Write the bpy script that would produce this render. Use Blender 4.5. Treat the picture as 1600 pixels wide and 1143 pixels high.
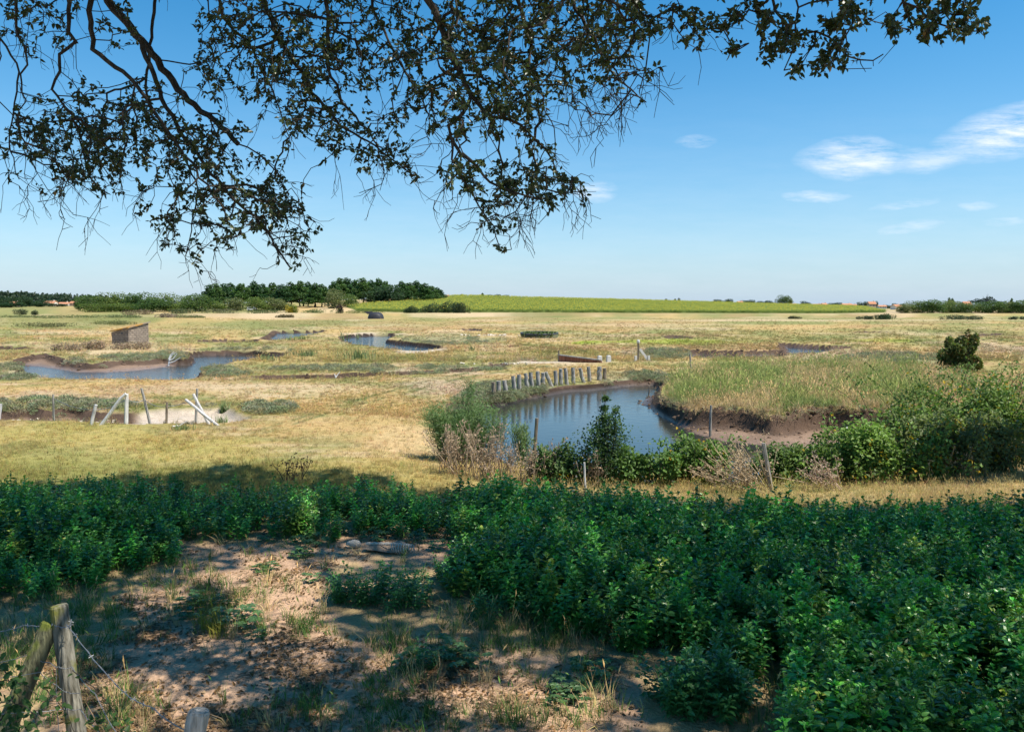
import bpy, math, random
import numpy as np
R = math.radians
rng = np.random.default_rng(7)
random.seed(7)
for o in list(bpy.data.objects): bpy.data.objects.remove(o)
scene = bpy.context.scene

# ------------------------------------------------------------------ camera
EYE, F, HORIZON = 3.0, 1256.0, 480.0          # eye height in metres, focal length and horizon row in photo pixels (1600 wide)
PITCH = math.atan((571.5 - HORIZON) / F)
cam_d = bpy.data.cameras.new('camera')
cam = bpy.data.objects.new('camera', cam_d); scene.collection.objects.link(cam)
cam.location = (0, 0, EYE); cam.rotation_euler = (R(90) - PITCH, 0, 0)
cam_d.sensor_width = 36.0; cam_d.lens = 36.0 * F / 1600.0
cam_d.clip_start = 0.1; cam_d.clip_end = 20000
scene.camera = cam

# ------------------------------------------------------------------ light
SUN_EL, SUN_AZ = R(60), R(70)      # azimuth: to the right of straight behind the camera
S = np.array([math.cos(SUN_EL) * math.sin(SUN_AZ), -math.cos(SUN_EL) * math.cos(SUN_AZ), math.sin(SUN_EL)])   # towards the sun
sun_d = bpy.data.lights.new('sun', 'SUN'); sun_d.energy = 4.2; sun_d.angle = R(0.53); sun_d.color = (1.0, 0.94, 0.84)
sun = bpy.data.objects.new('sun', sun_d); scene.collection.objects.link(sun)
sun.rotation_euler = (R(90) - SUN_EL, 0, math.atan2(S[1], S[0]) + R(90))
world = bpy.data.worlds.new('World'); scene.world = world; world.use_nodes = True
SKY_STRENGTH = 0.115
scene.view_settings.view_transform = 'Standard'; scene.view_settings.look = 'None'
scene.view_settings.exposure = 0.62; scene.view_settings.gamma = 1.0; scene.view_settings.use_curve_mapping = False
scene.cycles.use_denoising = True
scene.cycles.max_bounces = 6; scene.cycles.diffuse_bounces = 3; scene.cycles.transparent_max_bounces = 6
scene.cycles.transmission_bounces = 3; scene.cycles.glossy_bounces = 3
scene.cycles.sample_clamp_indirect = 4.0

def px_dir(px, py):
    """view ray of a photo pixel, scaled to y = 1"""
    cx, cy = (np.asarray(px, float) - 800) / F, (571.5 - np.asarray(py, float)) / F
    y = math.cos(PITCH) + math.sin(PITCH) * cy
    z = -math.sin(PITCH) + math.cos(PITCH) * cy
    return cx / y, z / y
def G(px, py, z=0.0):
    u, w = px_dir(px, py); t = (z - EYE) / w
    return np.stack([u * t, t + 0 * u], -1)
def P(px, py, d):
    u, w = px_dir(px, py); d = np.asarray(d, float)
    return np.stack([u * d, d + 0 * u, EYE + w * d], -1)
def to_px(x, y, z=0.0):
    y = np.maximum(np.asarray(y, float), 0.05); dz = z - EYE
    f = y * math.cos(PITCH) - dz * math.sin(PITCH); up = y * math.sin(PITCH) + dz * math.cos(PITCH)
    f = np.maximum(f, 0.05)
    return 800 + F * x / f, 571.5 - F * up / f

# ------------------------------------------------------------------ sky
def sky_nodes():
    nt = world.node_tree; nt.nodes.clear(); N = nt.nodes.new; L = nt.links.new
    out = N('ShaderNodeOutputWorld'); bg = N('ShaderNodeBackground'); bg.inputs[1].default_value = SKY_STRENGTH
    sky = N('ShaderNodeTexSky'); sky.sky_type = 'NISHITA'; sky.sun_disc = False
    sky.sun_elevation = SUN_EL; sky.sun_rotation = math.atan2(S[0], S[1])
    sky.air_density = 1.0; sky.dust_density = 0.25; sky.ozone_density = 2.2; sky.altitude = 0
    hs = N('ShaderNodeHueSaturation'); hs.inputs['Saturation'].default_value = 1.45; hs.inputs['Hue'].default_value = 0.492; hs.inputs['Value'].default_value = 0.91
    L(sky.outputs[0], hs.inputs['Color'])
    tc = N('ShaderNodeTexCoord'); sep = N('ShaderNodeSeparateXYZ'); L(tc.outputs['Generated'], sep.inputs[0])
    def M(op, a, b=None, clamp=False):
        n = N('ShaderNodeMath'); n.operation = op; n.use_clamp = clamp
        for i, v in enumerate((a, b)):
            if v is None: continue
            if hasattr(v, 'is_linked'): L(v, n.inputs[i])
            else: n.inputs[i].default_value = v
        return n.outputs[0]
    yy = M('MAXIMUM', sep.outputs[1], 0.02)
    u = M('DIVIDE', sep.outputs[0], yy); w = M('DIVIDE', sep.outputs[2], yy)
    comb = N('ShaderNodeCombineXYZ'); L(u, comb.inputs[0]); L(w, comb.inputs[1])
    mp = N('ShaderNodeMapping'); mp.inputs['Scale'].default_value = (11, 60, 1); mp.inputs['Rotation'].default_value = (0, 0, R(-9)); L(comb.outputs[0], mp.inputs[0])
    nz = N('ShaderNodeTexNoise'); nz.inputs['Scale'].default_value = 1.0; nz.inputs['Detail'].default_value = 9; nz.inputs['Roughness'].default_value = 0.68; L(mp.outputs[0], nz.inputs['Vector'])
    wn = N('ShaderNodeTexNoise'); wn.inputs['Scale'].default_value = 14; wn.inputs['Detail'].default_value = 4; L(comb.outputs[0], wn.inputs['Vector'])
    wo = M('MULTIPLY', M('SUBTRACT', wn.outputs[0], 0.5), 0.055)
    u2 = M('ADD', u, wo); w2 = M('ADD', w, M('MULTIPLY', wo, 0.5))
    total = None
    for cx, cy, rx, ry, tilt, amt in ((1340, 246, 98, 34, 2, 0.95), (1580, 205, 130, 46, 15, 1.0), (1450, 247, 90, 22, 4, 0.55), (1087, 221, 34, 12, 2, 0.6), (1275, 306, 62, 10, 1, 0.6),
                                      (930, 300, 40, 20, 4, 0.75), (1410, 322, 60, 9, 6, 0.45), (1530, 320, 40, 8, 2, 0.35), (1420, 356, 52, 10, 5, 0.5), (1578, 342, 46, 8, 5, 0.5)):
        cu, cw = px_dir(cx, cy); ru, rw = rx / F, ry / F
        ct, st = math.cos(R(tilt)), math.sin(R(tilt))
        du, dw = M('SUBTRACT', u2, float(cu)), M('SUBTRACT', w2, float(cw))
        a = M('DIVIDE', M('ADD', M('MULTIPLY', du, ct), M('MULTIPLY', dw, st)), ru)
        b = M('DIVIDE', M('SUBTRACT', M('MULTIPLY', dw, ct), M('MULTIPLY', du, st)), rw)
        r2 = M('ADD', M('MULTIPLY', a, a), M('MULTIPLY', b, b))
        m = M('MULTIPLY', M('SUBTRACT', 1.0, r2, True), amt)
        total = m if total is None else M('MAXIMUM', total, m)
    front = M('GREATER_THAN', sep.outputs[1], 0.05)
    dens = M('MULTIPLY', M('MULTIPLY', total, front), M('MULTIPLY', M('SUBTRACT', nz.outputs[0], 0.36), 3.6, True), True)
    # thin veil of cirrus towards the horizon
    veil = M('MULTIPLY', M('MULTIPLY', M('SUBTRACT', 1.0, M('MULTIPLY', M('ABSOLUTE', w), 3.6), True), M('SUBTRACT', nz.outputs[0], 0.35, True)), 0.28)
    dens = M('MAXIMUM', dens, veil)
    low = M('POWER', M('SUBTRACT', 1.0, M('ABSOLUTE', sep.outputs[2]), True), 7.0)
    air = N('ShaderNodeMix'); air.data_type = 'RGBA'; L(M('MULTIPLY', low, 0.8), air.inputs[0]); L(hs.outputs[0], air.inputs[6]); air.inputs[7].default_value = (2.15, 3.35, 4.9, 1)
    mix = N('ShaderNodeMix'); mix.data_type = 'RGBA'; L(dens, mix.inputs[0]); L(air.outputs[2], mix.inputs[6]); mix.inputs[7].default_value = (5.9, 6.2, 6.8, 1)
    L(mix.outputs[2], bg.inputs[0]); L(bg.outputs[0], out.inputs[0])
sky_nodes()

# ------------------------------------------------------------------ noise and polygons (numpy)
def vnoise(x, y, seed=0):
    x = np.asarray(x, float); y = np.asarray(y, float)
    xi = np.floor(x).astype(np.int64); yi = np.floor(y).astype(np.int64)
    fx = x - xi; fy = y - yi; fx = fx * fx * (3 - 2 * fx); fy = fy * fy * (3 - 2 * fy)
    def h(a, b):
        n = (a * 374761393 + b * 668265263 + seed * 1442695041) & 0xFFFFFFFF
        n = ((n ^ (n >> 13)) * 1274126177) & 0xFFFFFFFF
        return ((n ^ (n >> 16)) & 0xFFFF) / 65535.0
    return (h(xi, yi) * (1 - fx) + h(xi + 1, yi) * fx) * (1 - fy) + (h(xi, yi + 1) * (1 - fx) + h(xi + 1, yi + 1) * fx) * fy
def fbm(x, y, seed=0, oct=4, rough=0.5):
    s = 0; a = 1.0; t = 0
    for i in range(oct):
        s = s + a * vnoise(np.asarray(x) * 2**i + 17.3 * i, np.asarray(y) * 2**i - 9.1 * i, seed + i); t += a; a *= rough
    return s / t
def sdf(poly, x, y):
    """signed distance to a closed polygon, positive inside"""
    poly = np.asarray(poly, float); d2 = np.full(np.shape(x), 1e18); ins = np.zeros(np.shape(x), bool)
    for i in range(len(poly)):
        ax, ay = poly[i]; bx, by = poly[(i + 1) % len(poly)]
        ex, ey = bx - ax, by - ay; l2 = ex * ex + ey * ey + 1e-12
        t = np.clip(((x - ax) * ex + (y - ay) * ey) / l2, 0, 1)
        d2 = np.minimum(d2, (x - ax - t * ex)**2 + (y - ay - t * ey)**2)
        c = (ay > y) != (by > y)
        ins ^= c & (x < (bx - ax) * (y - ay) / ((by - ay) if by != ay else 1e-12) + ax)
    return np.where(ins, 1, -1) * np.sqrt(d2)
def sstep(a, b, t):
    t = np.clip((t - a) / (b - a), 0, 1); return t * t * (3 - 2 * t)

# ------------------------------------------------------------------ mesh helpers
class MB:
    def __init__(s): s.v = []; s.t = []; s.q = []; s.n = 0; s.c = []
    def add(s, V, T=None, Q=None, col=None):
        V = np.asarray(V, float).reshape(-1, 3)
        if T is not None and len(T): s.t.append(np.asarray(T, np.int64).reshape(-1, 3) + s.n)
        if Q is not None and len(Q): s.q.append(np.asarray(Q, np.int64).reshape(-1, 4) + s.n)
        s.v.append(V); s.n += len(V)
        if col is None: col = (1, 1, 1)
        col = np.asarray(col, float)
        if col.ndim == 1: col = np.tile(col, (len(V), 1))
        s.c.append(col); return s
    def mesh(s, name, mats, smooth=False):
        me = bpy.data.meshes.new(name)
        V = np.concatenate(s.v) if s.v else np.zeros((0, 3))
        T = np.concatenate(s.t) if s.t else np.zeros((0, 3), np.int64); Q = np.concatenate(s.q) if s.q else np.zeros((0, 4), np.int64)
        me.vertices.add(len(V)); me.vertices.foreach_set('co', V.astype(np.float32).ravel())
        loops = np.concatenate([T.ravel(), Q.ravel()]).astype(np.int32); me.loops.add(len(loops)); me.loops.foreach_set('vertex_index', loops)
        nf = len(T) + len(Q); me.polygons.add(nf)
        st = np.concatenate([np.arange(len(T)) * 3, len(T) * 3 + np.arange(len(Q)) * 4]).astype(np.int32)
        me.polygons.foreach_set('loop_start', st)
        me.polygons.foreach_set('use_smooth', np.full(nf, smooth, bool))
        me.update(calc_edges=True)
        a = me.attributes.new('tint', 'FLOAT_COLOR', 'POINT')
        C = np.concatenate(s.c) if s.c else np.zeros((0, 3))
        a.data.foreach_set('color', np.concatenate([C, np.ones((len(C), 1))], 1).astype(np.float32).ravel())
        for m in (mats if isinstance(mats, (list, tuple)) else [mats]): me.materials.append(m)
        me.validate(); return me
def link(name, data, parent=None, loc=None):
    o = bpy.data.objects.new(name, data); scene.collection.objects.link(o)
    if parent is not None: o.parent = parent
    if loc is not None: o.location = loc
    return o
def obj(name, mb, mat, parent=None, smooth=False, loc=None): return link(name, mb.mesh(name, mat, smooth), parent, loc)
def tag(o, label=None, cat=None, group=None, kind=None):
    if label: o['label'] = label
    if cat: o['category'] = cat
    if group: o['group'] = group
    if kind: o['kind'] = kind
    return o
def thing(name, label, cat, loc=(0, 0, 0), rz=0.0, group=None):
    o = link(name, None); o.location = loc; o.rotation_euler = (0, 0, rz); return tag(o, label, cat, group)
def dup(root, loc, rz=0.0, scale=1.0, label=None, group=None):
    r = root.copy(); scene.collection.objects.link(r); r.location = loc; r.rotation_euler = (0, 0, rz)
    r.scale = scale if hasattr(scale, '__len__') else (scale,) * 3
    if label: r['label'] = label
    if group: r['group'] = group
    for ch in list(root.children):
        c = ch.copy(); scene.collection.objects.link(c); c.parent = r
        for g in list(ch.children):
            k = g.copy(); scene.collection.objects.link(k); k.parent = c
    return r

def frame_of(d):
    d = d / (np.linalg.norm(d, axis=-1, keepdims=True) + 1e-9)
    a = np.where(np.abs(d[..., 2:3]) < 0.9, np.array([0, 0, 1.0]), np.array([1.0, 0, 0]))
    u = np.cross(d, a); u /= np.linalg.norm(u, axis=-1, keepdims=True) + 1e-9
    return u, np.cross(d, u)
def tube(mb, pts, rad, n=6, col=None, cap=True, jit=0.0):
    pts = np.asarray(pts, float); m = len(pts); rad = np.broadcast_to(np.asarray(rad, float), (m,))
    d = np.gradient(pts, axis=0); u, v = frame_of(d)
    for i in range(1, m):                    # keep the rings aligned
        if (u[i] * u[i - 1]).sum() < 0: u[i] *= -1; v[i] *= -1
    a = np.arange(n) * 2 * math.pi / n
    rr = rad[:, None] * (1 + jit * (rng.random((m, n)) - 0.5))
    V = pts[:, None] + rr[..., None] * (np.cos(a)[None, :, None] * u[:, None] + np.sin(a)[None, :, None] * v[:, None])
    V = V.reshape(-1, 3); i = np.arange(m - 1)[:, None] * n; j = np.arange(n)[None]; k = (j + 1) % n
    Q = np.stack([i + j, i + k, i + n + k, i + n + j], -1).reshape(-1, 4)
    T = None
    if cap:
        V = np.concatenate([V, pts[:1], pts[-1:]]); c0, c1 = m * n, m * n + 1; jj = np.arange(n); kk = (jj + 1) % n
        T = np.concatenate([np.stack([kk, jj, np.full(n, c0)], -1), np.stack([(m - 1) * n + jj, (m - 1) * n + kk, np.full(n, c1)], -1)])
    mb.add(V, T, Q, col); return mb
def box(mb, cx, cy, z0, sx, sy, sz, rz=0.0, col=None, taper=1.0):
    V = np.array([[x, y, z] for z in (0, 1) for y in (-.5, .5) for x in (-.5, .5)], float)
    V[4:, :2] *= taper; V *= (sx, sy, sz); c, s_ = math.cos(rz), math.sin(rz)
    V = np.stack([V[:, 0] * c - V[:, 1] * s_ + cx, V[:, 0] * s_ + V[:, 1] * c + cy, V[:, 2] + z0], -1)
    mb.add(V, None, [[0, 2, 3, 1], [4, 5, 7, 6], [0, 1, 5, 4], [2, 6, 7, 3], [0, 4, 6, 2], [1, 3, 7, 5]], col); return mb
def unit(v): return v / (np.linalg.norm(v, axis=-1, keepdims=True) + 1e-9)
def rand_dir(n): return unit(rng.normal(size=(n, 3)))
def leaves(mb, base, d, nrm, length, width, fold=0.25, curl=0.15, col=None, simple=False):
    """leaf blades: base points, directions, face normals, lengths and widths"""
    base = np.asarray(base, float); n = len(base); d = unit(d); s_ = unit(np.cross(d, nrm)); up = unit(np.cross(s_, d))
    L = np.broadcast_to(np.asarray(length, float), (n,))[:, None]; W = np.broadcast_to(np.asarray(width, float), (n,))[:, None] * 0.5
    if col is not None:
        col = np.asarray(col, float); col = np.tile(col, (n, 1)) if col.ndim == 1 else col
    if simple:
        V = np.stack([base, base + d * L * .45 + s_ * W + up * W * fold, base + d * L - up * L * curl, base + d * L * .45 - s_ * W + up * W * fold], 1).reshape(-1, 3)
        i = np.arange(n)[:, None] * 4
        T = np.concatenate([i + [0, 1, 2], i + [0, 2, 3]]); mb.add(V, T, None, None if col is None else np.repeat(col, 4, 0)); return mb
    p = lambda t, s, z: base + d * L * t + s_ * W * s + up * (W * z - L * curl * t * t)
    V = np.stack([base, p(.35, 0, 0), p(.72, 0, 0), p(1, 0, 0), p(.3, 1, fold), p(.7, .72, fold), p(.3, -1, fold), p(.7, -.72, fold)], 1).reshape(-1, 3)
    i = np.arange(n)[:, None] * 8
    T = np.concatenate([i + [0, 1, 4], i + [2, 3, 5], i + [0, 6, 1], i + [2, 7, 3]]); Q = np.concatenate([i + [1, 2, 5, 4], i + [1, 6, 7, 2]])
    mb.add(V, T, Q, None if col is None else np.repeat(col, 8, 0)); return mb
def blades(mb, base, lean, height, width, col=None, droop=0.3):
    """grass blades as bent three-segment strips; lean is the horizontal reach (x, y)"""
    base = np.asarray(base, float); n = len(base); h = np.broadcast_to(np.asarray(height, float), (n,))[:, None]; w = np.broadcast_to(np.asarray(width, float), (n,))[:, None] * 0.5
    lean = np.asarray(lean, float); l3 = np.concatenate([lean, np.zeros((n, 1))], 1)
    a = rng.random(n) * 2 * math.pi; s_ = np.stack([np.cos(a), np.sin(a), np.zeros(n)], 1)
    p1 = base + l3 * .25 + [0, 0, 1] * h * .5; p2 = base + l3 * (1 + droop) + [0, 0, 1] * h * (1 - .25 * droop)
    V = np.stack([base - s_ * w, base + s_ * w, p1 - s_ * w * .8, p1 + s_ * w * .8, p2], 1).reshape(-1, 3); i = np.arange(n)[:, None] * 5
    if col is not None:
        col = np.asarray(col, float); col = np.tile(col, (n, 1)) if col.ndim == 1 else col; col = np.repeat(col, 5, 0)
    mb.add(V, i + [2, 3, 4], i + [0, 1, 3, 2], col); return mb

# ------------------------------------------------------------------ materials
def mat_new(name):
    m = bpy.data.materials.new(name); m.use_nodes = True; nt = m.node_tree; nt.nodes.clear()
    out = nt.nodes.new('ShaderNodeOutputMaterial'); return m, nt, nt.nodes.new, nt.links.new, out
def principled(N, rough=0.9, spec=0.2):
    b = N('ShaderNodeBsdfPrincipled'); b.inputs['Roughness'].default_value = rough; b.inputs['Specular IOR Level'].default_value = spec; return b
def mulcol(N, L, a, fac_socket, lo, hi):
    """a times a grey factor ranging lo..hi with fac"""
    mr = N('ShaderNodeMapRange'); mr.inputs['To Min'].default_value = lo; mr.inputs['To Max'].default_value = hi; mr.inputs['From Min'].default_value = 0.25; mr.inputs['From Max'].default_value = 0.75
    L(fac_socket, mr.inputs[0]); m = N('ShaderNodeVectorMath'); m.operation = 'MULTIPLY'
    if hasattr(a, 'is_linked'): L(a, m.inputs[0])
    else: m.inputs[0].default_value = a[:3]
    L(mr.outputs[0], m.inputs[1]); return m.outputs[0]
def foliage(name, base=(1, 1, 1), transl=0.35, rough=0.5, spec=0.25, instanced=False, trcol=(1.15, 1.25, 0.6), up=0.0):
    """leaf or blade: colour from the tint carried by the mesh (or, for scattered tufts, by each tuft)"""
    m, nt, N, L, out = mat_new(name)
    at = N('ShaderNodeAttribute'); at.attribute_name = 'tint'; col = at.outputs['Color']
    if instanced:
        at2 = N('ShaderNodeAttribute'); at2.attribute_name = 'itint'; at2.attribute_type = 'INSTANCER'
        mm = N('ShaderNodeVectorMath'); mm.operation = 'MULTIPLY'; L(col, mm.inputs[0]); L(at2.outputs['Color'], mm.inputs[1]); col = mm.outputs[0]
    mm = N('ShaderNodeVectorMath'); mm.operation = 'MULTIPLY'; L(col, mm.inputs[0]); mm.inputs[1].default_value = base; col = mm.outputs[0]
    b = principled(N, rough, spec); L(col, b.inputs['Base Color'])
    if up:      # dense blades catch the light like the sward they form
        ge = N('ShaderNodeNewGeometry'); mu = N('ShaderNodeVectorMath'); mu.operation = 'MULTIPLY_ADD'; L(ge.outputs['Normal'], mu.inputs[0]); mu.inputs[1].default_value = (1 - up,) * 3; mu.inputs[2].default_value = (0, 0, up); nn = N('ShaderNodeVectorMath'); nn.operation = 'NORMALIZE'; L(mu.outputs[0], nn.inputs[0]); L(nn.outputs[0], b.inputs['Normal'])
    tr = N('ShaderNodeBsdfTranslucent'); t2 = N('ShaderNodeVectorMath'); t2.operation = 'MULTIPLY'; L(col, t2.inputs[0]); t2.inputs[1].default_value = trcol; L(t2.outputs[0], tr.inputs[0])
    mx = N('ShaderNodeMixShader'); mx.inputs[0].default_value = transl; L(b.outputs[0], mx.inputs[1]); L(tr.outputs[0], mx.inputs[2]); L(mx.outputs[0], out.inputs[0]); return m
def wood(name, ca, cb, lichen=None, scale=14.0, amt=0.5):
    m, nt, N, L, out = mat_new(name)
    tc = N('ShaderNodeTexCoord'); mp = N('ShaderNodeMapping'); mp.inputs['Scale'].default_value = (scale, scale, scale * .12); L(tc.outputs['Object'], mp.inputs[0])
    nz = N('ShaderNodeTexNoise'); nz.inputs['Scale'].default_value = 2.2; nz.inputs['Detail'].default_value = 6; L(mp.outputs[0], nz.inputs['Vector'])
    cr = N('ShaderNodeValToRGB'); cr.color_ramp.elements[0].position = .33; cr.color_ramp.elements[1].position = .68
    cr.color_ramp.elements[0].color = (*ca, 1); cr.color_ramp.elements[1].color = (*cb, 1); L(nz.outputs[0], cr.inputs[0]); col = cr.outputs[0]
    if lichen:
        for lc, sc, th in lichen:
            n2 = N('ShaderNodeTexNoise'); n2.inputs['Scale'].default_value = sc; n2.inputs['Detail'].default_value = 5; L(tc.outputs['Object'], n2.inputs['Vector'])
            mr = N('ShaderNodeMapRange'); mr.inputs['From Min'].default_value = th; mr.inputs['From Max'].default_value = th + .07; L(n2.outputs[0], mr.inputs[0])
            mx = N('ShaderNodeMix'); mx.data_type = 'RGBA'; L(mr.outputs[0], mx.inputs[0]); L(col, mx.inputs[6]); mx.inputs[7].default_value = (*lc, 1); col = mx.outputs[2]
    b = principled(N, .85, .2); L(col, b.inputs['Base Color'])
    bp = N('ShaderNodeBump'); bp.inputs['Strength'].default_value = amt; bp.inputs['Distance'].default_value = .02; L(nz.outputs[0], bp.inputs['Height']); L(bp.outputs[0], b.inputs['Normal'])
    L(b.outputs[0], out.inputs[0]); return m
def plain(name, c, rough=.8, var=.25, scale=6.0, bump=.2, metal=0.0, spec=.3):
    m, nt, N, L, out = mat_new(name); tc = N('ShaderNodeTexCoord')
    nz = N('ShaderNodeTexNoise'); nz.inputs['Scale'].default_value = scale; nz.inputs['Detail'].default_value = 5; L(tc.outputs['Object'], nz.inputs['Vector'])
    b = principled(N, rough, spec); b.inputs['Metallic'].default_value = metal; L(mulcol(N, L, c, nz.outputs[0], 1 - var, 1 + var), b.inputs['Base Color'])
    bp = N('ShaderNodeBump'); bp.inputs['Strength'].default_value = bump; bp.inputs['Distance'].default_value = .02; L(nz.outputs[0], bp.inputs['Height']); L(bp.outputs[0], b.inputs['Normal'])
    L(b.outputs[0], out.inputs[0]); return m

M_LEAF = foliage('leaf_matt', transl=.36, up=.38)
M_OAK = foliage('holm_oak_leaf', transl=.22, rough=.35, spec=.4)
M_NETTLE = foliage('nettle_leaf', transl=.22, rough=.33, spec=.5, instanced=True, trcol=(1.3, 1.5, .5))
M_NETTLE_OWN = foliage('nettle_leaf_single', transl=.22, rough=.33, spec=.5, trcol=(1.3, 1.5, .5))
M_GRASS = foliage('grass_blade', transl=.3, rough=.7, spec=.1, instanced=True, trcol=(1.1, 1.1, .8), up=.6)
M_DRY = foliage('dry_stem', transl=.1, rough=.9, spec=.1, trcol=(1, 1, 1))
M_BARK = wood('bark', (.035, .028, .02), (.10, .085, .065), [((.09, .11, .06), 9, .6)], 10)
M_TWIG = wood('twig_bark', (.03, .024, .018), (.075, .062, .048), None, 30)
M_GREYWOOD = wood('weathered_wood', (.15, .14, .12), (.46, .43, .39), [((.2, .21, .13), 5, .6)], 16)
M_PALEWOOD = wood('bleached_wood', (.5, .48, .45), (.8, .78, .75), None, 16)
M_BROWNWOOD = wood('damp_wood', (.13, .1, .07), (.3, .25, .19), [((.2, .22, .1), 6, .6)], 16)
M_FENCEWOOD = wood('lichened_wood', (.08, .072, .05), (.34, .31, .24), [((.17, .17, .04), 4.0, .53), ((.5, .27, .04), 8.0, .665)], 22, .8)
M_STRUTWOOD = wood('mossy_wood', (.05, .048, .028), (.17, .165, .09), [((.14, .16, .03), 4.0, .5)], 22, .8)
M_STUMPWOOD = wood('cut_wood', (.3, .26, .21), (.62, .56, .48), None, 24, .8)
M_WIRE = plain('galvanised_wire', (.24, .25, .26), .55, .2, 40, .1, .6)
M_MUDCLOD = foliage('mud_clod', transl=0.0, rough=.9, spec=.15, instanced=True)

# ================================================================== terrain
WATER_Z = -0.36
def pg(pts, z): return G([p[0] for p in pts], [p[1] for p in pts], z)
PONDS = [   # water outline (seen at water level), bank-top outline (seen at the lip), lip height, width of the slope down to the lip
    dict(w=[(715, 650), (740, 636), (770, 633), (800, 626), (850, 617), (900, 611), (950, 606), (1000, 603), (1034, 601), (1030, 611), (1008, 624), (1004, 632), (1018, 638), (1034, 648), (1052, 660),
            (1090, 678), (1130, 690), (1190, 697), (1260, 701), (1320, 712), (1330, 800), (1200, 830), (1000, 830), (820, 800), (740, 740), (700, 690)],
         b=[(690, 634), (740, 622), (772, 621), (800, 617), (850, 609), (900, 602), (950, 597), (1000, 593), (1038, 592), (1046, 604), (1036, 612), (1032, 626), (1044, 640), (1074, 650), (1112, 658), (1150, 663), (1200, 668),
            (1260, 663), (1310, 664), (1350, 666), (1400, 670), (1420, 690), (1360, 740), (1280, 752), (1180, 756), (1050, 752), (900, 746), (800, 728), (735, 704), (694, 672)], lip=-.14, slope=2.2),
    dict(w=[(26, 571), (60, 573), (95, 577), (125, 582), (162, 582), (200, 580), (237, 576), (275, 572), (288, 567), (290, 560), (287, 556), (325, 556), (375, 555), (410, 554), (440, 553), (436, 560), (400, 563), (360, 572), (330, 580), (326, 600), (250, 616), (100, 614), (45, 606), (30, 585)],
         b=[(14, 562), (40, 556), (65, 552), (95, 557), (120, 564), (150, 568), (172, 563), (200, 563), (232, 562), (258, 557), (285, 561), (294, 556), (284, 549), (325, 547), (400, 547), (448, 549), (440, 557), (402, 560), (372, 563), (345, 570), (326, 578), (322, 586), (312, 592), (250, 594), (175, 592), (100, 591), (42, 588), (36, 580)], lip=0, slope=0),
    dict(w=[(533, 531), (545, 526.5), (580, 524.5), (616, 524.5), (612, 528), (605, 533), (625, 538), (660, 541.5), (690, 545), (660, 556), (600, 552), (560, 545), (538, 537)],
         b=[(524, 526), (545, 522), (580, 520), (622, 520), (623, 525), (609, 530), (640, 533), (668, 536), (692, 539), (690, 544), (660, 548), (640, 548), (610, 545.5), (575, 541), (550, 538), (534, 533)], lip=0, slope=0),
    dict(w=[(425, 529), (432, 523), (440, 520.5), (470, 520), (500, 519), (500, 526), (470, 532), (440, 534)],
         b=[(414, 529), (428, 517), (500, 515), (512, 517), (470, 526), (450, 530), (425, 532)], lip=0, slope=0),
    dict(w=[(1232, 552), (1230, 543), (1260, 545), (1300, 545.5), (1290, 556), (1255, 560)],
         b=[(1224, 553), (1212, 535), (1250, 537), (1300, 539), (1335, 541), (1328, 545), (1290, 549.5), (1260, 553), (1240, 554)], lip=0, slope=0),
    dict(w=None, b=[(1070, 551), (1085, 546), (1110, 547), (1150, 548), (1200, 547), (1226, 546), (1230, 556), (1180, 560), (1110, 559), (1075, 557)], lip=0, slope=0, depth=.5),
    dict(w=None, b=[(396, 587), (440, 585), (500, 586), (545, 583), (600, 582), (640, 580), (690, 577), (740, 573), (788, 566), (795, 570), (740, 579), (690, 583), (640, 586), (600, 587), (540, 591), (470, 593), (400, 593)], lip=0, slope=0, depth=.32),
    dict(w=None, b=[(-80, 640), (0, 642), (30, 640), (55, 635), (85, 640), (125, 640), (150, 646), (205, 645), (245, 638), (300, 636), (345, 633), (378, 645), (400, 652), (350, 660), (280, 662), (200, 664), (110, 658), (30, 656), (-80, 658)], lip=0, slope=0, depth=.2),
    dict(w=None, b=[(305, 531), (350, 529), (415, 530), (410, 534), (350, 534), (310, 534)], lip=0, slope=0, depth=.45),
    dict(w=None, b=[(1030, 525), (1050, 523), (1085, 526), (1080, 529), (1040, 529)], lip=0, slope=0, depth=.5),
    dict(w=None, b=[(715, 513), (735, 512), (755, 514), (750, 517), (722, 516)], lip=0, slope=0, depth=.6),
    dict(w=None, b=[(-40, 540), (0, 541), (35, 542), (55, 545), (20, 547), (-40, 546)], lip=0, slope=0, depth=.45),
    dict(w=None, b=[(1330, 518), (1360, 516.5), (1395, 518), (1360, 519.5)], lip=0, slope=0, depth=.4),
    dict(w=None, b=[(1490, 523), (1530, 521), (1570, 520), (1565, 523), (1510, 525)], lip=0, slope=0, depth=.4),
]
for p in PONDS:
    p['B'] = pg(p['b'], p['lip']); p['W'] = None if p['w'] is None else pg(p['w'], WATER_Z)
ISLAND = pg([(1050, 596), (1090, 582), (1200, 574), (1330, 576), (1450, 582), (1520, 600), (1470, 662), (1400, 666), (1300, 660), (1200, 663), (1110, 653), (1064, 641), (1046, 624)], 0.0)
CREST_PX = [-2000, 0, 300, 400, 500, 560, 640, 690, 740, 800, 1000, 1200, 1330, 1400, 3500]
CREST_PY = [479, 479, 476, 473, 470, 468, 464.5, 463, 463, 465, 470, 476, 479.5, 483, 484]
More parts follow.
